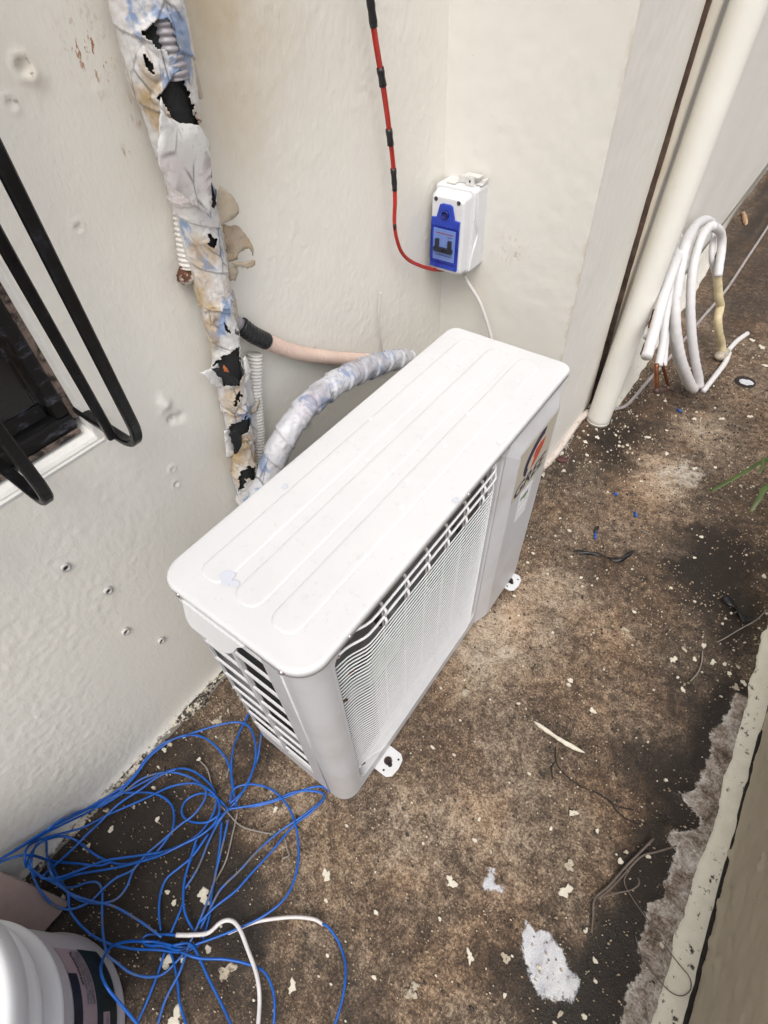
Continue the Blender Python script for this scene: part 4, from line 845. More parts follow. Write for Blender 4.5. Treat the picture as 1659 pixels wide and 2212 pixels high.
# ================================================================== RED CABLES, BREAKER BOX
rc_ = [on(u, v, 0, x) for u, v, x in [(796, -30, -.392), (800, 0, -.392), (812, 90, -.392), (828, 190, -.393), (840, 280, -.394), (850, 370, -.394), (853, 430, -.394), (852, 480, -.394), (857, 515, -.394), (870, 548, -.394), (893, 568, -.393), (930, 581, -.392), (960, 583, -.390)]]
rt = thing('cable_bundle', 'three red cables bound with black tape hanging to the breaker box', 'cable', rc_[5])
C, s = resample(catmull([rc_[0] + (rc_[0] - rc_[1]) * 5] + rc_, 10), .006); T, N_, B_ = frames(C)
sq = np.interp(s, [0, s[-1] * .45, s[-1] * .62, s[-1]], [1.0, .9, .55, .75])
for k in range(3):
    a = k * 2.094 + s * 5; obj('red_cable', *tube(C + ((.0027 * sq * np.cos(a))[:, None] * N_ + (.0027 * sq * np.sin(a))[:, None] * B_), .0022, 8), M['red'], rt, True)
for u, v, h in [(800, 14, .026), (826, 168, .017), (845, 298, .014), (852, 388, .020), (855, 490, .011)]:
    k = int(np.argmin(np.linalg.norm(px(C) - np.array([u, v]), axis=1))); m_ = max(1, int(h / .006))
    seg = C[max(0, k - m_):k + m_ + 1]; rr = .0061 * np.interp(s[max(0, k - m_):k + m_ + 1], s, sq) * (1 + .08 * np.sin(np.arange(len(seg)) * 2.1)); obj('tape_band', *tube(seg, rr, 12), M['black_tape'], rt, True)
bx = thing('breaker_box', 'off white breaker box with a blue clear cover on the back wall', 'breaker box', (-.365, .94, .62))
def ybk(z): return y_left(np.array(z)) * .75 + y_right(np.array(z)) * .25
X0, X1, Z0, Z1, YB, YM, YF = -.414, -.321, .617, .782, .957, .905, .880
def rr_xz(x0, x1, z0, z1, r, y): return [(x, y, z) for x, z in rrect(x0, x1, z0, z1, r, 6)]
obj('back_case', *loft([rr_xz(X0, X1, Z0, Z1, .008, YB + .012), rr_xz(X0, X1, Z0, Z1, .008, YM + .004), rr_xz(X0 + .003, X1 - .003, Z0 + .003, Z1 - .003, .008, YM)], False, True), M['box_plastic'], bx)
fx0, fx1, fz0, fz1 = X0 + .006, X1 - .012, Z0 + .002, Z1 - .014
fcv = obj('front_cover', *loft([rr_xz(fx0 - .002, fx1 + .006, fz0 - .001, fz1 + .008, .009, YM + .003), rr_xz(fx0, fx1 + .003, fz0, fz1 + .004, .009, YF + .006), rr_xz(fx0 + .004, fx1 - .001, fz0 + .004, fz1 - .002, .009, YF)], False, True), M['box_plastic'], bx)
obj('side_seam', *tube(catmull([(X1 - .002, YM + .010, Z1 - .004), (X1 + .0008, YM + .012, Z1 - .03), (X1 + .001, YM + .016, .715), (X1 + .001, YM + .022, .690), (X1 + .001, YM + .008, .660), (X1 - .001, YM + .001, Z0 + .005)], 8), .0026, 8), M['box_plastic'], bx, True)
gx0, gx1 = fx0 + .0045, fx1 - .0035
cov = [(gx0, fz0 + .010), (gx0, .7285), (gx0 + .012, .7295), (gx0 + .019, .7545), (gx0 + .0245, .7565), (gx1 - .0245, .7565), (gx1 - .019, .7545), (gx1 - .012, .7295), (gx1, .7285), (gx1, fz0 + .010)]
bc = obj('blue_cover', *prism([(x, z) for x, z in cov], 1, YF - .0045, YF + .001, .0012), M['blue_plastic'], bx)
th = np.linspace(0, 2 * np.pi, 24, endpoint=False); kc = ((gx0 + gx1) / 2, .737)
obj('cover_knob', *loft([[(kc[0] + r * math.cos(t), y, kc[1] + r * math.sin(t)) for t in th] for r, y in ((.0082, YF - .0035), (.0082, YF - .0075), (.0066, YF - .0085), (.0060, YF - .0066))], False, True), M['blue_dark'], bc, True)
wx0, wx1, wz0, wz1 = gx0 + .004, gx1 - .003, .646, .7110
obj('window_groove', *loft([rr_xz(wx0 - .003, wx1 + .003, wz0 - .006, wz1 + .003, .006, YF - .0046), rr_xz(wx0 - .003, wx1 + .003, wz0 - .006, wz1 + .003, .006, YF - .0052), rr_xz(wx0 - .0016, wx1 + .0016, wz0 - .0046, wz1 + .0016, .005, YF - .0052), rr_xz(wx0 - .0014, wx1 + .0014, wz0 - .0044, wz1 + .0014, .005, YF - .0046)]), M['blue_dark'], bc)
brk = obj('breaker_face', *box((wx0 + .004, YF - .0062, wz0 + .001), (wx1 - .003, YF - .0048, wz1 - .001), .0005), M['breaker'], bc)
obj('toggle', *merge(box((wx0 + .011, YF - .0115, .6745), (wx0 + .0195, YF - .006, .6905), .001), box((wx1 - .0185, YF - .0115, .6745), (wx1 - .010, YF - .006, .6905), .001), box((wx0 + .008, YF - .013, .6655), (wx1 - .007, YF - .006, .6745), .0012)), M['black_tape'], brk)
obj('red_print', *box((wx0 + .010, YF - .0066, .7010), (wx1 - .008, YF - .0061, .7025)), M['red_ink'], brk)
obj('grey_print', *merge(box((wx1 - .022, YF - .0066, .6955), (wx1 - .009, YF - .0061, .6962)), box((wx0 + .010, YF - .0066, .6570), (wx1 - .009, YF - .0061, .6580))), M['blue_dark'], brk)
obj('clear_pane', *loft([rr_xz(wx0, wx1, wz0, wz1, .005, YF - .0047), rr_xz(wx0 + .001, wx1 - .001, wz0 + .001, wz1 - .001, .005, YF - .0150)], False, True), M['clear'], bc)
for xx in (fx0 + .012, fx1 - .010):
    obj('screw_hole', *loft([[(xx + r * math.cos(t), YF - e_, .7620 + r * math.sin(t)) for t in th] for r, e_ in ((.0042, .0002), (.0040, .0010), (.0032, .0008))], False, True), M['grey_ink'], fcv)
# painted steel clip above the case
br = obj('mounting_bracket', *merge(box((-.392, YM + .005, Z1 + .001), (-.372, YM + .030, Z1 + .003)), box((-.374, YM + .022, Z1 + .0015), (-.352, YM + .024, Z1 + .013)), box((-.366, YM + .024, Z1 + .012), (-.330, YM + .044, Z1 + .0138)), box((-.352, YM + .012, Z1 + .001), (-.333, YM + .0135, Z1 + .016), .0005), box((-.333, YM + .022, Z1 + .001), (-.320, YM + .046, Z1 + .003), .0006), box((-.325, YM + .030, Z1 + .003), (-.319, YM + .046, Z1 + .009), .0006)), M['metal_white'], bx)
obj('bracket_hole', [(-.3425 + .002 * math.cos(t), YM + .0118, Z1 + .009 + .0028 * math.sin(t)) for t in np.linspace(0, 6, 14)], [tuple(range(14))], M['hole'], br)
bcab = [on(u, v, 1, y) for u, v, y in [(1003, 594, .935), (1012, 612, .938), (1035, 650, .945), (1050, 690, .948), (1060, 725, .950), (1063, 745, .950)]] + [np.array([-.235, .955, .40])]
o = obj('supply_cable', *tube(catmull(bcab, 8), .0042, 10), M['white_cable'], None, True); tag(o, 'white cable drooping from the breaker box down behind the unit', 'cable')

# ================================================================== DRAINPIPE, FLOOR CABLE, PIPE COIL
d0, d1 = np.array([-.047, 1.400, .0]), np.array([-.047, 1.458, 1.02]); dr = (d1 - d0) / 1.02
dp = thing('drainpipe', 'cream painted plastic drainpipe standing beside the dark wall joint', 'drainpipe', d0)
Pd = [d0 + dr * z for z in np.r_[-.004, np.linspace(.02, 2.6, 20)]]; obj('pipe', *tube(np.array(Pd), .0365, 40), M['pvc'], dp, True)
for z in (1.75,): obj('pipe_clip', *merge(tube(np.array([d0 + dr * (z - .015), d0 + dr * (z + .015)]), .0385, 32), box((PX - .01, d0[1] + dr[1] * z - .01, z - .012), (-.08, d0[1] + dr[1] * z + .01, z + .012))), M['pvc'], dp)
obj('foot_ring', *tube(np.array([d0 + dr * .001, d0 + dr * .006]), .0372, 32), M['wall_fillet'], dp, True)
gp = [fl(*cE(x, y), z) for x, y, z in [(250, 1962, .012), (310, 1958, .008), (380, 1950, .008), (430, 1932, .007), (480, 1880, .006), (530, 1820, .006), (640, 1700, .006), (780, 1530, .006), (900, 1390, .006), (1000, 1240, .006), (1060, 1150, .006), (1105, 1080, .006), (1180, 960, .006)]]
o = obj('floor_cable', *tube(catmull(gp, 8), .0058, 10), M['grey_cable'], None, True); tag(o, 'grey cable lying along the floor from behind the drainpipe past the coil', 'cable')
hp = [np.array([-.150, .90, .06])] + [fl(u, v, z) for u, v, z in [(1150, 1018, .03), (1176, 1006, .018), (1206, 972, .016), (1235, 930, .016), (1250, 908, .014), (1270, 890, .013)]]
o = obj('drain_hose', *tube(catmull(hp, 8), .0105, 14), M['cream_hose'], None, True); tag(o, 'cream hose hugging the foot of the wall behind the unit', 'hose')
co = thing('pipe_coil', 'coil of white insulated copper pipe leaning on the wall by the drainpipe', 'pipe coil', fl(1490, 850))
nrm_ = np.array([1.0, 0, .42]); KC = .88
def strand(pts, d, r, name, mat, cap=True, smooth=10):
    r = r * KC; P = [onplane(*cE(x, y), nrm_, .185 + d + (q[0] if q else 0)) for x, y, *q in pts]; P = catmull(P, smooth)
    P[:, 2] = np.maximum(P[:, 2], r * .9); Q, s = resample(P, .008); rr = r * (1 + .03 * np.sin(s * 210) + .05 * (fbm(s * 25, s * 0, 7, 2) - .5)); return obj(name, *tube(Q, rr, 16, cap), mat, co, True), Q
A_ = [(835, 1062, -.06), (800, 1052, -.05), (755, 1085, -.03), (715, 1160), (690, 1260), (672, 1370), (662, 1480), (668, 1600), (695, 1730), (735, 1830), (752, 1856)]
strand(A_, .000, .0170, 'insulated_pipe', M['insul'])
strand([(690, 1130, -.05), (700, 1180, -.03), (672, 1260), (655, 1370), (648, 1480), (650, 1590), (668, 1700), (700, 1790), (730, 1850)], -.022, .0130, 'insulated_pipe', M['insul'])
strand([(862, 1092), (835, 1078), (800, 1112), (770, 1180), (748, 1270), (738, 1370), (735, 1480), (742, 1600), (758, 1720), (775, 1800), (780, 1845)], .014, .0150, 'insulated_pipe', M['insul'])
strand([(835, 1078), (872, 1100), (884, 1140), (882, 1200), (872, 1270), (866, 1318)], .018, .0150, 'insulated_pipe', M['insul'])
strand([(850, 1100), (838, 1170), (836, 1240), (850, 1300), (858, 1322)], -.010, .0095, 'insulated_pipe', M['insul'])
strand([(862, 1312), (866, 1360), (870, 1420), (878, 1460), (866, 1520), (872, 1590), (884, 1640), (886, 1690)], .012, .0150, 'yellowed_wrap', M['insul_yellow'])
strand([(872, 1690), (878, 1715), (890, 1700)], .010, .0175, 'torn_end', M['tape_tan']); strand([(895, 1705), (925, 1685), (948, 1700)], .012, .010, 'torn_end', M['insul'])
strand([(892, 1735), (868, 1790), (835, 1830), (790, 1878)], .010, .0105, 'insulated_pipe', M['insul'])
c1, Q = strand([(700, 1150, -.03), (660, 1260), (625, 1360), (595, 1460), (568, 1560), (545, 1640), (525, 1705)], -.002, .0165, 'insulated_pipe', M['insul'])
c2, Q = strand([(640, 1330), (628, 1430), (612, 1540), (602, 1650), (582, 1745)], -.012, .0125, 'insulated_pipe', M['insul'])
c3, Q = strand([(648, 1380), (632, 1480), (618, 1600), (606, 1745)], -.028, .0110, 'insulated_pipe', M['insul'])
strand([(568, 1480), (545, 1560), (530, 1620)], -.03, .0085, 'copper_tube', M['copper']); strand([(535, 1575), (525, 1612)], -.026, .0115, 'insulated_pipe', M['insul'])
strand([(525, 1640), (508, 1690)], -.028, .0085, 'copper_tube', M['copper_dark'])
strand([(572, 1735), (572, 1800), (576, 1860)], -.012, .0075, 'copper_tube', M['copper']); strand([(600, 1735), (618, 1800), (632, 1850)], -.028, .0058, 'copper_tube', M['copper'])
strand([(568, 1862), (586, 1866), (606, 1862)], -.012, .0095, 'crimped_end', M['copper_dark']); strand([(622, 1850), (640, 1855), (648, 1852)], -.026, .0085, 'crimped_end', M['copper_dark'])
# drain hole in the floor with a white scrap in it
hc = fl(1610, 825); th = np.linspace(0, 2 * np.pi, 24, endpoint=False)
o = thing('floor_drain', 'small round dark drain hole in the concrete with a white scrap inside', 'drain', hc)
obj('rim', *loft([[(hc[0] + r * math.cos(t), hc[1] + r * math.sin(t), z) for t in th] for r, z in ((.034, .000), (.0315, .003), (.028, .002), (.026, .0015))], False, True), M['mould'], o, True)
obj('white_scrap', *disc_slab(hc + np.array([.003, -.006, 0]), blob(.020, 12, .25, 1.1, .3, 4), .003, .002), M['splat_white'], o)

# ================================================================== BUCKET, BOARD
BC = np.array([-.198, -.557, 0.0])
bk = thing('bucket', 'white plastic paint bucket with ribbed collar and dark label', 'bucket', BC)
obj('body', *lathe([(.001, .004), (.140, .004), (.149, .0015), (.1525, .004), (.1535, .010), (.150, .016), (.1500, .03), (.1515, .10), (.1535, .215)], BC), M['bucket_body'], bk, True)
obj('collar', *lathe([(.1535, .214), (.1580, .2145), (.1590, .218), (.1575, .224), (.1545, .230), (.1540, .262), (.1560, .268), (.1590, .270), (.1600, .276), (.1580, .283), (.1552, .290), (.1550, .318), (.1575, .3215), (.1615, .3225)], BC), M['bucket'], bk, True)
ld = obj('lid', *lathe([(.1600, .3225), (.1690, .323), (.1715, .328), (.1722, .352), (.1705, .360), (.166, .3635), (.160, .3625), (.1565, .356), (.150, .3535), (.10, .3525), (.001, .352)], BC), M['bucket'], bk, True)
def wraplabel(name, a0, a1, z0, z1, mat, parent, e=.0006):
    n = max(6, int((a1 - a0) / 3)); V = []
    for z in (z0, z1):
        for k in range(n + 1):
            a = R_(a0 + (a1 - a0) * k / n); r = np.interp(z, [.03, .10, .215], [.1500, .1515, .1535]) + e; V.append(BC + np.array([r * math.cos(a), r * math.sin(a), z]))
    return obj(name, V, [(i, i + 1, n + 2 + i, n + 1 + i) for i in range(n)], mat, parent, True)
lb = wraplabel('label', -60, 93, .032, .178, M['label_pink'], bk)
wraplabel('dark_band', -60, 93.4, .032, .104, M['label_dark'], lb, .0009)
wraplabel('black_band', -60, 77, .151, .178, M['label_black'], lb, .0009)
for k, (za, zb_) in enumerate(((.108, .116), (.1175, .1255), (.127, .1345))): wraplabel('print_block', 62, 91, za, zb_, M['label_grey'], lb, .0010)
for k in range(13):
    a = 71 + k * 1.45; wraplabel('print_mark', a, a + .8 + .4 * (k % 3 == 0), .1375 + .0008 * (k % 2), .1425 + .0012 * (k % 3), M['label_black'], lb, .0011)
wraplabel('print_patch', 46, 58, .060, .084, M['label_pink'], lb, .0012); wraplabel('print_patch', 44, 57, .066, .074, M['label_grey'], lb, .0015)
wraplabel('print_patch', 50, 53, .110, .140, M['label_black'], lb, .0012)
# paint runs down the bucket side
bd_ = thing('board', 'mauve brown board leaning low against the wall behind the bucket', 'board', (-.37, -.60, 0))
y_a, y_b = -.401, -.80
top = np.array([W1X + .010, 0, .112]); bot = np.array([-.318, 0, .002]); up_ = (top - bot) / np.linalg.norm(top - bot); nn = np.array([up_[2], 0, -up_[0]])
V = []
for y in (y_a, y_b):
    for p, q in ((bot, -.006), (top, -.006), (top, 0), (bot, 0)): v = p + nn * (q + .006); V.append((v[0], y - (.022 if p is top else 0), v[2]))
bm = bmesh.new(); vs = [bm.verts.new(v) for v in V]
for f in ((0, 1, 2, 3), (7, 6, 5, 4), (0, 4, 5, 1), (1, 5, 6, 2), (2, 6, 7, 3), (3, 7, 4, 0)): bm.faces.new([vs[i] for i in f])
bmesh.ops.recalc_face_normals(bm, faces=bm.faces[:]); bmesh.ops.bevel(bm, geom=bm.edges[:], offset=.0012, segments=2, affect='EDGES'); obj('panel', *from_bm(bm), M['board'], bd_)

# ================================================================== BLUE CABLE TANGLE
tg = thing('cable_tangle', 'loose tangle of blue electric cable on the floor between the unit and the bucket', 'cable', fl(430, 1790))
S_ = {
 1: [(-90, 965), (30, 910), (150, 840), (300, 760), (450, 680), (560, 610), (640, 530), (720, 430), (830, 350), (930, 320), (1050, 285), (1130, 270), (1185, 285), (1215, 340), (1225, 420), (1210, 500), (1170, 590), (1100, 660)],
 2: [(-90, 975), (20, 915), (120, 850), (280, 750), (430, 670), (580, 580), (650, 510), (700, 440), (780, 370), (880, 335), (960, 335), (1030, 380), (1085, 450), (1110, 530), (1120, 620), (1135, 680)],
 3: [(1195, 215), (1140, 330), (1112, 420), (1108, 540), (1122, 625)],
 4: [(1255, 290), (1240, 400), (1225, 460), (1180, 560), (1140, 630), (1060, 720), (1000, 830), (950, 960), (890, 1060)],
 5: [(480, 672), (600, 600), (700, 545), (800, 500), (880, 488), (950, 515), (1010, 570), (1035, 630), (1020, 700), (960, 790), (870, 850), (760, 890), (640, 935), (560, 940), (480, 910), (420, 870), (370, 830), (300, 810), (220, 830), (170, 870), (140, 940), (180, 1000)],
 6: [(600, 600), (680, 540), (770, 510), (850, 510), (930, 540), (985, 590), (980, 640), (930, 710), (860, 760), (780, 830), (700, 900), (640, 970), (560, 1010), (500, 1060), (440, 1120), (360, 1155), (290, 1150), (220, 1100), (170, 1020), (155, 940), (180, 850), (240, 770), (330, 715), (450, 670), (560, 620), (600, 600)],
 7: [(215, 1000), (270, 950), (360, 870), (460, 770), (560, 670), (680, 590), (760, 530), (850, 490)],
 8: [(140, 960), (135, 900), (160, 850), (260, 810), (400, 770), (540, 700), (700, 630), (820, 580), (930, 562), (1000, 590), (1045, 640), (1050, 700), (1020, 760), (960, 810), (880, 850), (780, 900), (650, 940), (500, 970), (380, 990), (280, 1020), (200, 1005)],
 9: [(205, 1010), (280, 1010), (420, 960), (520, 925), (660, 905), (800, 880), (920, 830), (1010, 770), (1065, 710), (1095, 670)],
 10: [(600, 605), (720, 605), (790, 630), (830, 680), (830, 770), (790, 840), (745, 893)],
 11: [(1090, 680), (1040, 630), (970, 605), (900, 630), (870, 680), (885, 725), (940, 745), (1000, 740), (1060, 700)],
 12: [(1090, 675), (1150, 670), (1230, 665), (1320, 640), (1400, 610), (1480, 580), (1540, 575), (1575, 600)],
 13: [(1090, 685), (1200, 665), (1300, 640), (1400, 600), (1490, 595), (1545, 610), (1540, 640), (1480, 700), (1400, 760), (1300, 880), (1200, 990), (1130, 1070), (1030, 1150), (960, 1220)],
 14: [(1550, 630), (1450, 710), (1330, 790), (1230, 880), (1150, 970), (1060, 1060), (1010, 1150), (960, 1250)],
 15: [(1100, 650), (1110, 600), (1150, 570), (1220, 565), (1300, 590), (1370, 660), (1410, 750), (1425, 860), (1420, 960), (1390, 1060), (1340, 1130), (1260, 1190), (1160, 1240), (1060, 1280), (950, 1320), (860, 1350), (780, 1330), (720, 1330), (685, 1310), (700, 1280), (760, 1275), (850, 1280)],
 16: [(1540, 1225), (1570, 1245), (1620, 1320), (1650, 1430), (1640, 1560), (1600, 1703), (1560, 1800)],
 17: [(1060, 740), (1050, 860), (1030, 980), (1010, 1100), (1000, 1190), (970, 1300)],
 18: [(1095, 730), (1070, 840), (1040, 960), (1020, 1050), (960, 1210), (910, 1330), (870, 1450), (800, 1580), (760, 1703), (740, 1780)],
 19: [(945, 820), (920, 900), (890, 1000), (880, 1090), (890, 1180), (930, 1260), (960, 1270)],
 20: [(1000, 800), (930, 900), (860, 960), (800, 1010), (770, 1080), (762, 1170), (770, 1260)],
 21: [(230, 900), (280, 1000), (330, 1080), (340, 1160), (380, 1220), (450, 1280), (530, 1320), (640, 1345), (760, 1350), (870, 1360), (950, 1330)],
 22: [(150, 960), (200, 1000), (280, 1040), (360, 1090), (450, 1120), (540, 1140), (620, 1180), (700, 1230), (780, 1290)],
 23: [(240, 1000), (300, 1050), (360, 1050), (420, 1030), (470, 1030), (492, 1070), (492, 1150, .01), (492, 1250, .03), (505, 1340, .05), (520, 1380, .055), (560, 1410, .05), (620, 1455, .03), (700, 1478, .012), (780, 1465), (850, 1400), (900, 1340)],
 24: [(900, 1340), (830, 1330), (750, 1312), (690, 1310, .006), (620, 1310, .03), (550, 1330, .07), (505, 1380, .11), (490, 1450, .15), (520, 1530, .16), (590, 1620, .14), (660, 1703, .12), (720, 1780, .10)],
 25: [(800, 1330), (830, 1400), (850, 1500), (860, 1600), (890, 1703), (905, 1780)],
 26: [(830, 1330), (910, 1320), (950, 1370), (1000, 1480), (1060, 1600), (1110, 1703), (1150, 1790)],
 27: [(870, 1360), (960, 1390), (1080, 1395), (1180, 1415), (1260, 1450), (1300, 1520), (1315, 1600), (1310, 1703), (1300, 1790)],
 28: [(820, 1270), (870, 1150), (880, 1080), (885, 1000), (940, 850)],
 29: [(790, 1350), (760, 1450), (710, 1580), (660, 1690), (630, 1770)],
 30: [(225, 830), (230, 900), (250, 980), (290, 1040), (380, 1110), (480, 1130), (560, 1110), (610, 1050), (640, 975), (700, 900)],
 31: [(-90, 985), (40, 920), (150, 900), (260, 930), (380, 940), (480, 950), (540, 930)],
 32: [(-90, 960), (30, 912), (200, 800), (330, 730), (480, 650), (600, 590)],
}
WALL_X = W1X + .012
def floor_strand(pts, r, lift, seed):
    P = []
    for q in pts:
        z = r + (q[2] if len(q) > 2 else 0); p = fl(*cC(q[0], q[1]), z + lift * .5)
        if p[0] < WALL_X: p = on(*cC(q[0], q[1]), 0, WALL_X)                   # strands that ride up the foot of the wall
        # ride over the leaning board
        if p[1] < y_a + .01 and p[0] < bot[0]:
            p = onplane(*cC(q[0], q[1]), nn, float(nn @ (bot + nn * .006)) + r + .001)
        P.append(p)
    Q, s = resample(catmull(P, 8), .005)
    Q[:, 2] += lift * fbm(s * 9 + seed, s * 0 + seed * 3.1, seed, 3)
    return Q
for k, pts in S_.items():
    Q = floor_strand(pts, .0023, .006 + .012 * random.random(), k)
    obj('cable', *tube(Q, .00212, 8), M['blue_dusty' if k in (4, 6, 14, 18, 22, 23, 30) else 'blue'], tg, True)
for pts in ([(850, 1280), (920, 1280), (1000, 1270), (1060, 1220), (1110, 1212), (1150, 1250), (1190, 1350), (1230, 1460), (1245, 1560), (1240, 1703), (1235, 1790)],):
    Q = floor_strand(pts, .003, .022, 77); obj('white_section', *tube(Q, .0034, 8), M['white_wire'], tg, True)
Q = floor_strand([(1090, 1270), (1160, 1240), (1230, 1215), (1330, 1200), (1420, 1195), (1500, 1205), (1545, 1230)], .003, .010, 79); obj('white_section', *tube(Q, .0029, 8), M['white_wire'], tg, True)
gl_ = [('dry_strip', [(955, 450), (990, 490), (1010, 560), (1040, 640), (1090, 700), (1150, 760), (1230, 785), (1310, 800)], 'bent grey strip of dry plant stem under the blue cables'),
       ('dry_strip', [(1122, 380), (1105, 440), (1082, 530)], 'short straight grey strip crossing the blue cable near the unit'),
       ('dry_strip', [(1135, 690), (1110, 800), (1080, 920), (1040, 1000), (1008, 1055)], 'long grey strip lying below the knot of blue cables'),
       ('dry_strip', [(1358, 815), (1370, 870), (1380, 900), (1345, 916)], 'small hooked pale strip right of the blue cables')]
for nme, pts, lab in gl_:
    Q = floor_strand(pts, .0016, .004, 5); tag(obj(nme, *tube(Q, .0016, 6), M['dry_wire'], None, True), lab, 'strip', 'dry strips on the floor')

# ================================================================== FLOOR DEBRIS
def ribbon(P, wdt, name, mat, label, cat, twist=1.0, seed=1, group=None):
    Q, s = resample(catmull(P, 8), .003); T, N_, B_ = frames(Q); a = twist * np.sin(s * 70 + seed) ; w_ = wdt * (.55 + .7 * fbm(s * 90, s * 0, seed, 2))
    d = np.cross(T, [0, 0, 1]); d /= np.linalg.norm(d, axis=1, keepdims=True); u = d * np.cos(a)[:, None] + np.array([0, 0, 1]) * np.sin(a)[:, None]
    V1 = Q + u * w_[:, None]; V2 = Q - u * w_[:, None]; z = min(V1[:, 2].min(), V2[:, 2].min()); sh = max(0, .0012 - z); V1[:, 2] += sh; V2[:, 2] += sh; n = len(Q)
    o = obj(name, np.vstack([V1, V2]), [(i, i + 1, n + i + 1, n + i) for i in range(n - 1)], mat, None, True); md = o.modifiers.new('thickness', 'SOLIDIFY'); md.thickness = .0008
    return tag(o, label, cat, group)
ribbon([fl(u, v, z) for u, v, z in [(1240, 1190, .004), (1265, 1196, .003), (1300, 1200, .003), (1335, 1212, .004), (1352, 1204, .006), (1365, 1192, .008), (1376, 1191, .005)]], .0062, 'tape_scrap', M['black_tape'], 'twisted strip of black tape lying in front of the unit', 'tape', .9, 2)
ribbon([fl(u, v, z) for u, v, z in [(1562, 1292, .004), (1575, 1302, .006), (1590, 1315, .005), (1605, 1336, .004), (1622, 1342, .003)]], .0105, 'tape_scrap', M['black_tape'], 'crumpled black plastic scrap on the dark damp patch', 'scrap', .7, 5)
cs = thing('cable_offcut', 'black taped blue cable offcut lying in front of the logo panel', 'cable offcut', fl(1287, 1150))
obj('taped_end', *tube(np.array([fl(1292, 1138, .006), fl(1286, 1150, .005)]), .0042, 10), M['black_tape'], cs, True); obj('blue_end', *tube(np.array([fl(1286, 1150, .005), fl(1286, 1164, .004)]), .003, 8), M['blue'], cs, True)
for a, b_, lab in [((1326, 1065), (1334, 1070), 'tiny blue cable offcut lying nearest the logo panel of the unit'), ((1371, 1106), (1375, 1116), 'tiny blue cable offcut lying above the twisted black tape'), ((1463, 884), (1472, 889), 'tiny blue cable offcut on the floor just below the pipe coil')]:
    tag(obj('cable_offcut', *tube(np.array([fl(*a, .004), fl(*b_, .004)]), .0032, 8), M['blue'], None, True), lab, 'cable offcut', 'blue cable offcuts')
# white filler smear, putty sliver, plant stems
def sheet(poly, name, mat, h, parent=None, jit=.0025, seed=1):
    P = resample(np.vstack([np.array([fl(*p) for p in poly]), fl(*poly[0])[None]]), .003)[0][:-1]; r = np.random.default_rng(seed)
    s = np.arange(len(P)); P[:, 0] += (fbm(s * .35, s * 0, seed, 3) - .5) * jit * 2; P[:, 1] += (fbm(s * .35, s * 0 + 9, seed + 1, 3) - .5) * jit * 2
    c_ = P.mean(0); loops = []
    for t, z in ((1, .0005), (.985, .0030), (.9, .0034 + h * .4), (.7, .0036 + h * .8), (.4, .0036 + h), (.1, .0036 + h * .9)):
        q = c_ + (P - c_) * t; q[:, 2] = z + (fbm(q[:, 0] * 70, q[:, 1] * 70, seed, 3) - .5) * h * .8 * (t < .98); loops.append(q)
    V, F = loft(loops, False, True); return obj(name, V, F, mat, parent, True)
o = sheet([cF(*p) for p in [(582, 115), (600, 122), (640, 150), (680, 180), (740, 215), (790, 240), (822, 264), (790, 256), (735, 232), (690, 200), (640, 168), (605, 142)]], 'putty_sliver', M['splat'], .0025, None, .0012, 5); tag(o, 'thin pale sliver of dried putty on the floor', 'putty')
tw = thing('twig', 'dry forked twig on the dark floor near the painted strip', 'twig', fl(*cF(1000, 800)))
def tpt(x, y, z): return fl(*cF(x, y), z)
for pts, r in (([(1135, 655, .012), (1080, 710, .010), (1010, 780, .008), (930, 870, .006), (865, 930, .005), (858, 1010, .004), (850, 1085, .004)], .0020), ([(1240, 688, .014), (1150, 715, .012), (1080, 735, .010), (1015, 800, .008), (950, 870, .006), (880, 930, .005)], .0017), ([(880, 930, .004), (960, 905, .008), (1030, 890, .010), (1070, 862, .011), (1060, 830, .010)], .0012), ([(1030, 790, .010), (1000, 850, .008), (1040, 930, .006), (1110, 1030, .006), (1190, 1150, .008), (1260, 1240, .012), (1300, 1290, .014), (1305, 1345, .014), (1265, 1375, .012), (1210, 1355, .010), (1140, 1280, .008), (1080, 1190, .006), (1050, 1095, .005)], .0009)):
    Q = resample(catmull([tpt(*p) for p in pts], 6), .006)[0]; obj('stem', *tube(Q, r, 6), M['twig'], tw, True)
for pts, lab in (([(1265, 1470), (1258, 1550), (1235, 1610), (1190, 1660)], 'thin curved dry stem on the floor near the painted strip'), ([(1650, 1230), (1590, 1290), (1500, 1340), (1400, 1400), (1350, 1425)], 'long pale straw crossing the crumpled black scrap'), ([(890, 750), (955, 775)], 'short dry stem in front of the twisted black tape')):
    tag(obj('straw', *tube(resample(catmull([fl(*cG2, .004) for cG2 in [(1064.7 + x * .35826, 876.8 + y * .35826) for x, y in pts]], 6), .008)[0], .0015, 6), M['dry_wire'], None, True), lab, 'straw', 'dry straws on the floor')
o = sheet([cG(*p) for p in [(375, 325), (400, 305), (440, 318), (458, 338), (430, 342), (400, 338)]], 'dead_leaf', M['deadleaf'], .004, None, .001, 7); tag(o, 'dark red dead leaf by the wall foot behind the unit', 'leaf')
o = sheet([(1600, 462), (1606, 458), (1611, 470), (1615, 484), (1609, 488), (1603, 476)], 'dead_leaf', M['paleleaf'], .012, None, .003, 8); tag(o, 'pale curled dry leaf at the far wall foot', 'leaf')

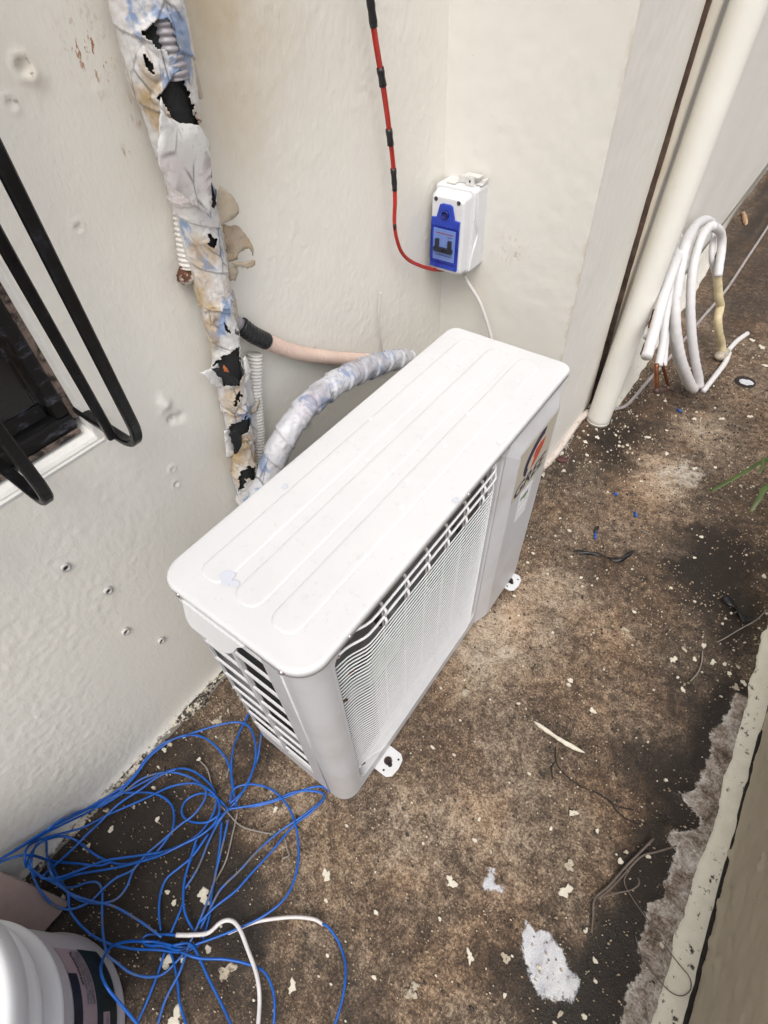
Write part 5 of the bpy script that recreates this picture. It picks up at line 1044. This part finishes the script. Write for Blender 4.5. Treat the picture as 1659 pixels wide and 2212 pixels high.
for pts in ([(690, 235), (688, 300), (715, 345), (790, 410), (860, 438), (925, 478), (960, 502), (1040, 520)], [(690, 300), (668, 330), (672, 380)], [(1500, 20), (1560, 40), (1600, 70), (1625, 105)], [(930, 478), (1000, 560), (1120, 590), (1200, 570)]):
    Q, s_ = resample(catmull([fl(*cF(*p), -.0016) for p in pts], 8), .004); Q[:, 0] += (fbm(s_ * 60, s_ * 0, 3, 3) - .5) * .006; Q[:, 1] += (fbm(s_ * 60, s_ * 0 + 4, 5, 3) - .5) * .006
    obj('crack', *tube(Q, .0007 + .0014 * fbm(s_ * 40, s_ * 0, 8, 2), 5), M['mould'], ground)
# ---- plant with long blades at the right edge
pl_ = thing('plant', 'green strap leaved plant reaching in from the right edge', 'plant', (.545, 1.30, 0))
def blade(P, wdt, tipw=.5):
    Q, s = resample(catmull(P, 8), .008); T, N_, B_ = frames(Q); d = np.cross(T, [0, 0, 1.0]); d /= np.linalg.norm(d, axis=1, keepdims=True); n = len(Q)
    w_ = wdt * np.interp(s / s[-1], [0, .15, .8, 1], [.6, 1, .9, tipw]); up = np.cross(d, T)
    V = np.vstack([Q + d * w_[:, None], Q - up * (w_ * .35)[:, None], Q - d * w_[:, None]]); o = obj('blade', V, [(i, i + 1, n + i + 1, n + i) for i in range(n - 1)] + [(n + i, n + i + 1, 2 * n + i + 1, 2 * n + i) for i in range(n - 1)], M['leafgreen'], pl_, True)
    md = o.modifiers.new('thickness', 'SOLIDIFY'); md.thickness = .0008
rt_ = np.array([.545, 1.30, .0])
blade([rt_ + (0, 0, .01), (.50, 1.31, .13), fl(1659, 995, .135), fl(1600, 1025, .115), fl(1536, 1061, .085)], .0055, .75)
blade([rt_ + (.005, -.01, .01), (.51, 1.26, .15), fl(1662, 1048, .150), fl(1640, 1078, .135), fl(1621, 1106, .115)], .0075, .55)
blade([rt_ + (0, .01, .01), (.50, 1.33, .12), fl(1655, 990, .160), fl(1648, 1005, .155), fl(1641, 1022, .150)], .005, .5)
for k in range(9):
    a = R_(-70 + k * 28); e_ = np.array([math.cos(a), math.sin(a), 0]) * (.14 + .05 * (k % 3)); e_[0] = max(e_[0], -.03) * .4
    blade([rt_ + (0, 0, .01), rt_ + e_ * .35 + (0, 0, .16), rt_ + e_ * .8 + (0, 0, .22), rt_ + e_ * 1.1 + (0, 0, .17)], .006, .3)

# ================================================================== PAINT SPLATS AND GRIT ON THE CONCRETE
sp_list = [(1005, 1497, .010), (1120, 1520, .004), (1475, 1490, .006), (1455, 1425, .009), (1478, 1402, .008), (1500, 1424, .006), (1520, 1395, .007), (1370, 1322, .006), (1350, 1360, .008), (1232, 1470, .007), (1280, 1535, .008), (1238, 1756, .008), (1230, 1870, .010), (1222, 1925, .012),
           (975, 1905, .011), (1015, 2066, .008), (1092, 2070, .008), (440, 1935, .014), (376, 1950, .006), (362, 1927, .005), (490, 2098, .014), (450, 2050, .007), (360, 2078, .011), (705, 1890, .009), (890, 2140, .013), (378, 2200, .014), (632, 2130, .009), (595, 1748, .006), (590, 1800, .006), (240, 1792, .007), (188, 1830, .007), (340, 1770, .006), (230, 1750, .006),
           (1190, 1790, .0045), (1035, 1770, .004), (1025, 1815, .005), (1060, 1840, .004), (950, 1985, .004), (1290, 1795, .005), (1340, 1860, .006), (1352, 1840, .005), (1400, 1850, .005), (1285, 2075, .005), (1265, 2010, .005), (1210, 2190, .005), (1262, 2196, .005), (1090, 2150, .004), (1430, 2040, .006), (1470, 1992, .006),
           (1330, 940, .006), (1355, 962, .006), (1400, 945, .008), (1345, 965, .007), (1440, 980, .008), (1335, 932, .004), (1265, 955, .008), (1250, 945, .009), (1290, 945, .009), (1500, 1012, .008), (1545, 1010, .006), (1480, 1000, .007), (1385, 1040, .005), (1440, 930, .005), (1395, 945, .005), (1600, 1050, .006), (1515, 1160, .007), (1500, 1205, .005), (1650, 1245, .007), (1595, 1440, .006), (1565, 1435, .006), (1640, 1440, .005),
           (1575, 1455, .006), (1590, 1485, .009), (1606, 1475, .008), (1540, 1430, .008), (1640, 1720, .005), (470, 1558, .012), (355, 1620, .006), (400, 1590, .005), (430, 1640, .005), (345, 1600, .006), (300, 1640, .006), (265, 1700, .006), (1255, 1248, .005), (1160, 1255, .006), (1210, 1120, .004), (1365, 1230, .004), (1120, 1330, .004), (1060, 1270, .004),
           (1625, 735, .012), (1645, 750, .014), (1655, 790, .012), (1600, 790, .008), (1560, 905, .008), (1620, 900, .010), (1500, 905, .008), (1580, 1000, .006), (1290, 1250, .004)]
for k, (u, v, r) in enumerate(sp_list):
    c_ = fl(u, v); obj('paint_splat', *disc_slab(c_, blob(r * .72, 26, .55 if r > .0075 else .30, 1 + .5 * random.random()), .0004, .0014), M['splat' if k % 4 else 'splat_dirty'], ground)
def flecks(n, name, mat, rmin, rmax, box_, seed, dens=None, h=.0012):
    r = np.random.default_rng(seed); m = 5; k = n * 12
    x = r.uniform(box_[0], box_[1], k); y = r.uniform(box_[2], box_[3], k)
    ok = ~((x > -D - .02) & (x < 0) & (y > 0) & (y < L)) & ~((x < PX + .03) & (y > 1.0)) & (r.random(k) < (dens(x, y) if dens else 1))
    x = x[ok][:n]; y = y[ok][:n]; n = len(x); q = rmin * (rmax / rmin) ** (r.random(n) ** 2.2)
    a = r.random(n)[:, None] * 6.28 + np.arange(m) * 6.283 / m; rr = q[:, None] * (1 + .6 * (r.random((n, m)) - .5)); e_ = 1 + r.random(n)[:, None] * .9
    dx, dy = rr * np.cos(a) * e_, rr * np.sin(a); lo_v = np.stack([x[:, None] + dx, y[:, None] + dy, np.full((n, m), -.0025)], -1)
    hi_v = np.stack([x[:, None] + dx * .75, y[:, None] + dy * .75, np.repeat((.0003 + np.minimum(h, q) * (.6 + r.random(n)))[:, None], m, 1)], -1)
    V = np.concatenate([lo_v, hi_v], 1).reshape(-1, 3); F = []
    for b0 in range(0, n * 2 * m, 2 * m):
        F += [(b0 + i, b0 + (i + 1) % m, b0 + m + (i + 1) % m, b0 + m + i) for i in range(m)] + [tuple(range(b0 + m, b0 + 2 * m))]
    o = obj(name, V, F, mat, ground); tag(o, kind='stuff'); return o
dn = lambda x, y: .12 + 1.1 * np.maximum(0, fbm(x * 7, y * 7, 131, 3) - .42) + .5 * ((x < -.33) | ((x < .06) & (y > 1.0) & (y < 1.8)))
flecks(900, 'paint_flecks', M['splat'], .0009, .0042, (-.42, .60, -.5, 2.2), 5, dn)
flecks(5600, 'pale_grit', M['grit'], .0007, .0020, (-.42, .60, -.45, 1.9), 6, lambda x, y: np.clip(2.6 * (fbm(x * 9, y * 9, 133, 3) - .3), .1, 1))
flecks(2200, 'dark_grit', M['grit_dark'], .0009, .0032, (-.42, .60, -.45, 1.9), 7)
